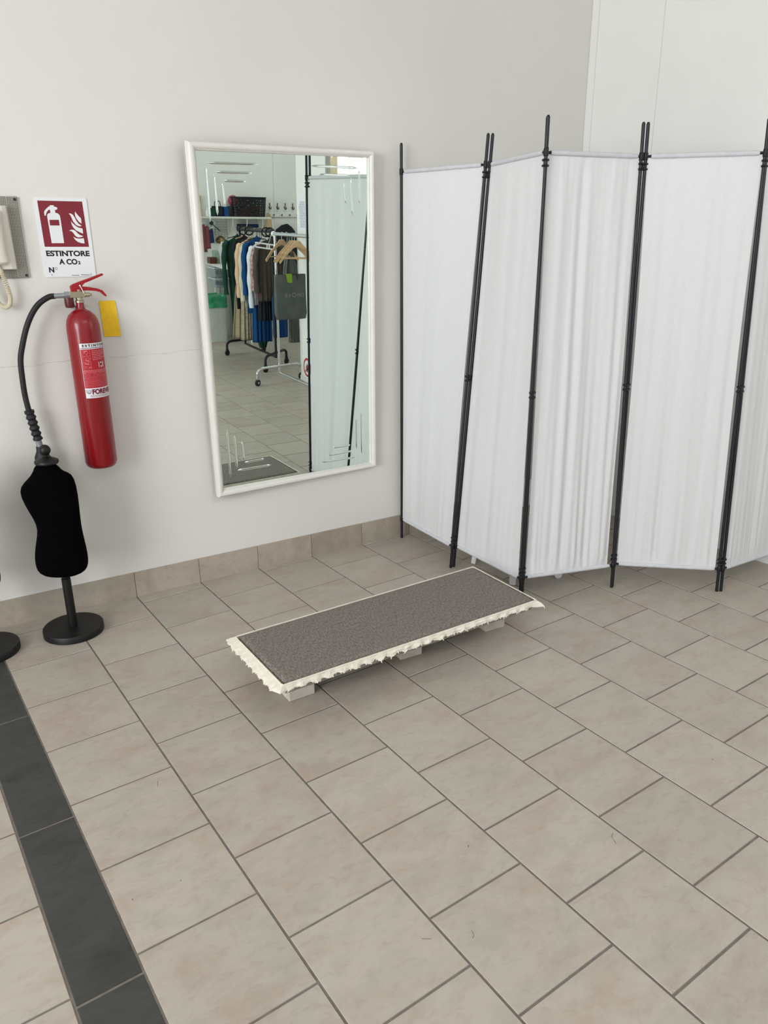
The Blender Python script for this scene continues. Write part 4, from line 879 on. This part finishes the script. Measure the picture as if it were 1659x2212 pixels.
for k, (x, z0, z1, w_, m) in enumerate(((12.22, 3.75, 4.95, .10, 'maroon_cloth'), (12.42, 3.9, 4.9, .09, 'maroon_cloth'), (12.60, 4.15, 4.75, .09, 'navy_cloth'))):
    mb = MB(); ph = k
    mb.grid(lambda a, b: Vector((x + w_ * math.cos(2 * PI * a) * (1 + .5 * b), -24.5 + .06 * math.sin(2 * PI * a) * (1 + .2 * math.sin(12 * a)), z1 + (z0 - z1) * b + .03 * math.sin(9 * a))), 28, 10, closed_u=True)
    tag(mb.build('hanging_cloth', M[m], smooth=True, solid=.01), ['dark red cloth strip hanging at the mirror frame edge below the shelf', 'second dark red strip, right beside the first, below the shelf', 'navy cloth strip hanging just right of the dark red strips'][k], 'cloth', 'cloth strips hanging under the shelf')
# hooks
for k in range(4):
    x = 15.80 + k * .405; z = 5.82; mb = MB(); mb.tube([(x, -24.96, z + .14), (x, -24.96, z - .08), (x, -24.93, z - .13), (x, -24.86, z - .14), (x, -24.82, z - .10), (x, -24.81, z - .04)], .02, 8)
    mb.tube([(x - .0, -24.93, z - .12), (x - .05, -24.86, z - .14), (x - .1, -24.84, z - .08), (x - .105, -24.84, z - .02)], .018, 8)
    tag(mb.build('coat_hook', M['screw'], smooth=True), ['first', 'second', 'third', 'fourth'][k] + ' dark metal coat hook from the black basket in the upper row', 'hook', 'coat hooks on the back wall')
hr = thing('hook_rail', (16.5, -24.95, 5.35), 'white board with coat pegs below the row of hooks', 'hook rail')
mb = MB(); mb.box((16.6, -24.95, 5.43), (1.75, .06, .2)); hb_ = mb.build('board', M['white_plastic'], hr, bevel=.01)
for k in range(4): mb = MB(); mb.tube([(15.95 + k * .42, -24.92, 5.43), (15.95 + k * .42, -24.82, 5.40), (15.95 + k * .42, -24.79, 5.46)], .02, 8); mb.build('peg', M['screw'], hb_, smooth=True)
tgl = thing('tan_glove', (15.65, -24.75, 4.9), 'tan leather glove hanging at the end of the shelf', 'glove')
mb = MB(); mb.grid(lambda a, b: Vector((15.62 + (.12 + .05 * b) * math.cos(2 * PI * a), -24.75 + .05 * math.sin(2 * PI * a), 5.35 - .5 * b)), 20, 8, closed_u=True); mb.build('cuff', M['tan_cloth'], tgl, smooth=True)
for k in range(4): mb = MB(); mb.tube([(15.53 + k * .055, -24.75, 5.25), (15.52 + k * .06, -24.74, 5.42 + .03 * math.sin(k)), (15.52 + k * .062, -24.73, 5.48 + .04 * math.sin(k + 1))], [.03, .028, .015], 8); mb.build('finger', M['tan_cloth'], tgl, smooth=True)
mb = MB()
def coat(a, b):
    th = 2 * PI * a; w_ = (.16 + .42 * min(1, b / .14) ** .6) + .06 * b; w2 = w_ * (1 + .05 * math.sin(6 * b)); 
    return Vector((16.42 + w2 * math.cos(th) + .05 * b, -24.72 + (.16 + .05 * b) * math.sin(th) * (1 + .2 * math.sin(5 * th)), 4.98 - 3.0 * b + .04 * math.cos(th)))
mb.grid(coat, 48, 20, closed_u=True); tag(mb.build('dark_coat', M['navy_cloth'] if False else M['black_cloth'], smooth=True, solid=.01), 'dark coat hanging on the peg board behind the chrome rail', 'coat')
# desk, cabinet, boxes, bin
dk = thing('work_table', (13.4, -22.7, 0), 'white-topped work table below the shelf', 'table')
mb = MB(); mb.poly([(11.75, -20.75), (12.33, -24.8), (15.5, -24.8), (15.5, -22.0), (13.2, -20.75)], .08, lambda a, b, c: Vector((a, b, 3.24 + c))); mb.build('table_top', M['desk'], dk, bevel=.01)
for x, y in ((12.62, -24.4), (15.3, -24.5), (15.3, -22.2), (13.0, -21.1)): mb = MB(); mb.box((x, y, 1.62), (.1, .1, 3.24)); mb.build('leg', M['desk'], dk, bevel=.01)
cb = thing('storage_cabinet', (13.7, -23.6, 0), 'grey cabinet under the work table', 'cabinet')
mb = MB(); mb.box((13.75, -23.7, 1.6), (1.7, 1.9, 3.18)); cbb = mb.build('body', M['cab'], cb, bevel=.015)
mb = MB(); mb.box((12.88, -23.7, 1.6), (.03, 1.8, 3.0)); mb.build('door', M['cab'], cb, bevel=.01)
for k, z in enumerate((2.98, 2.52)):
    t = thing('plastic_box', (12.4, -23.3, z - .2), ['clear plastic box under the table edge, upper of the two', 'clear plastic box under the table, lower of the two'][k], 'box', 'clear boxes under the work table')
    mb = MB(); vs = [(12.42 + sx * w_, -23.2 + sy * w_ * 1.2, zz) for zz, w_ in ((z - .2, .30), (z + .18, .38)) for sx, sy in ((-1, -1), (1, -1), (1, 1), (-1, 1))]
    mb.add(vs, [(3, 2, 1, 0), (0, 1, 5, 4), (1, 2, 6, 5), (2, 3, 7, 6), (3, 0, 4, 7)]); mb.build('tub', M['clear'], t, solid=.012)
    mb = MB(); mb.tube([(12.42 + sx * .39, -23.2 + sy * .47, z + .18) for sx, sy in ((-1, -1), (1, -1), (1, 1), (-1, 1))], .022, 6, closed=True); mb.build('rim', M['white_plastic'], t)
    simple('fabric_scraps', lambda mb: [mb.ball((12.3 + .12 * i, -23.2 + .1 * (i % 3), z - .03), .12, sz=.8, seg=10) for i in range(4)], [M['grey_cloth'], M['navy_cloth']][k], ['grey scraps in the upper clear box', 'dark blue scraps in the lower clear box'][k], 'cloth', smooth=True)
bn = thing('waste_bin', (11.85, -22.45, 0), 'tall ribbed pale bin with a green bag liner at the left edge of the mirror', 'bin')
mb = MB()
def binf(a, b):
    th = 2 * PI * a; c, s = math.cos(th), math.sin(th); e = .45; rib = .008 * math.sin(60 * th); k = .9 + .1 * b + rib
    return Vector((11.82 + .48 * k * (abs(c) ** e) * (1 if c > 0 else -1), -22.45 + .42 * k * (abs(s) ** e) * (1 if s > 0 else -1), .01 + 2.0 * b))
mb.grid(binf, 240, 4, closed_u=True); mb.build('bin_body', M['bin'], bn, smooth=True)
mb = MB()
def lnf(a, b):
    p = binf(a, 1); c_ = Vector((11.82, -22.45, 0)); q = c_ + (p - c_) * 1.05; q.z = 2.08 - .56 * b + .03 * math.sin(14 * PI * a) * (1 - b) + .02 * noise.noise(Vector((a * 30, b * 4, 1)))
    return q + (p - c_) * (.04 * noise.noise(Vector((a * 26, b * 6, 5))))
mb.grid(lnf, 120, 12, closed_u=True); mb.build('bin_liner', M['green_bag'], bn, smooth=True)['label'] = 'green plastic bag liner'
simple('wooden_box', lambda mb: [mb.box((12.25, -23.6, 3.46), (.34, .4, .27)), mb.box((12.25, -23.39, 3.45), (.12, .02, .08))], mat('dark_wood_box', (96, 50, 34), 0.4, mott=0.2), 'small dark brown box on the work table next to the frame edge', 'box', bevel=.02)
simple('stand_box', lambda mb: [mb.box((12.55, -23.9, 3.60), (.26, .36, .55)), mb.box((12.55, -23.7, 3.75), (.05, .04, .05)), mb.box((12.55, -23.7, 3.5), (.05, .04, .05))], mat('sage_box', (150, 176, 160), 0.6, mott=0.06), 'pale green tall box on the work table', 'box', bevel=.02)
mb = MB()
def pbag(a, b):
    th = 2 * PI * a; r = (.34 * math.sin(PI * min(1, b * .62 + .16)) + .03) * (1 + .14 * noise.noise(Vector((math.cos(th) * 2, math.sin(th) * 2, b * 4))))
    return Vector((12.75 + r * math.cos(th), -23.0 + r * .8 * math.sin(th), 3.33 + .95 * b))
mb.grid(pbag, 40, 16, closed_u=True); tag(mb.build('plastic_bag', mat('thin_white_film', (226, 230, 230), 0.3, transl=0.4, mott=0.05), smooth=True), 'crumpled white plastic bag on the work table', 'bag')

for o in list(bpy.data.objects):
    if '_o' in o: del o['_o']
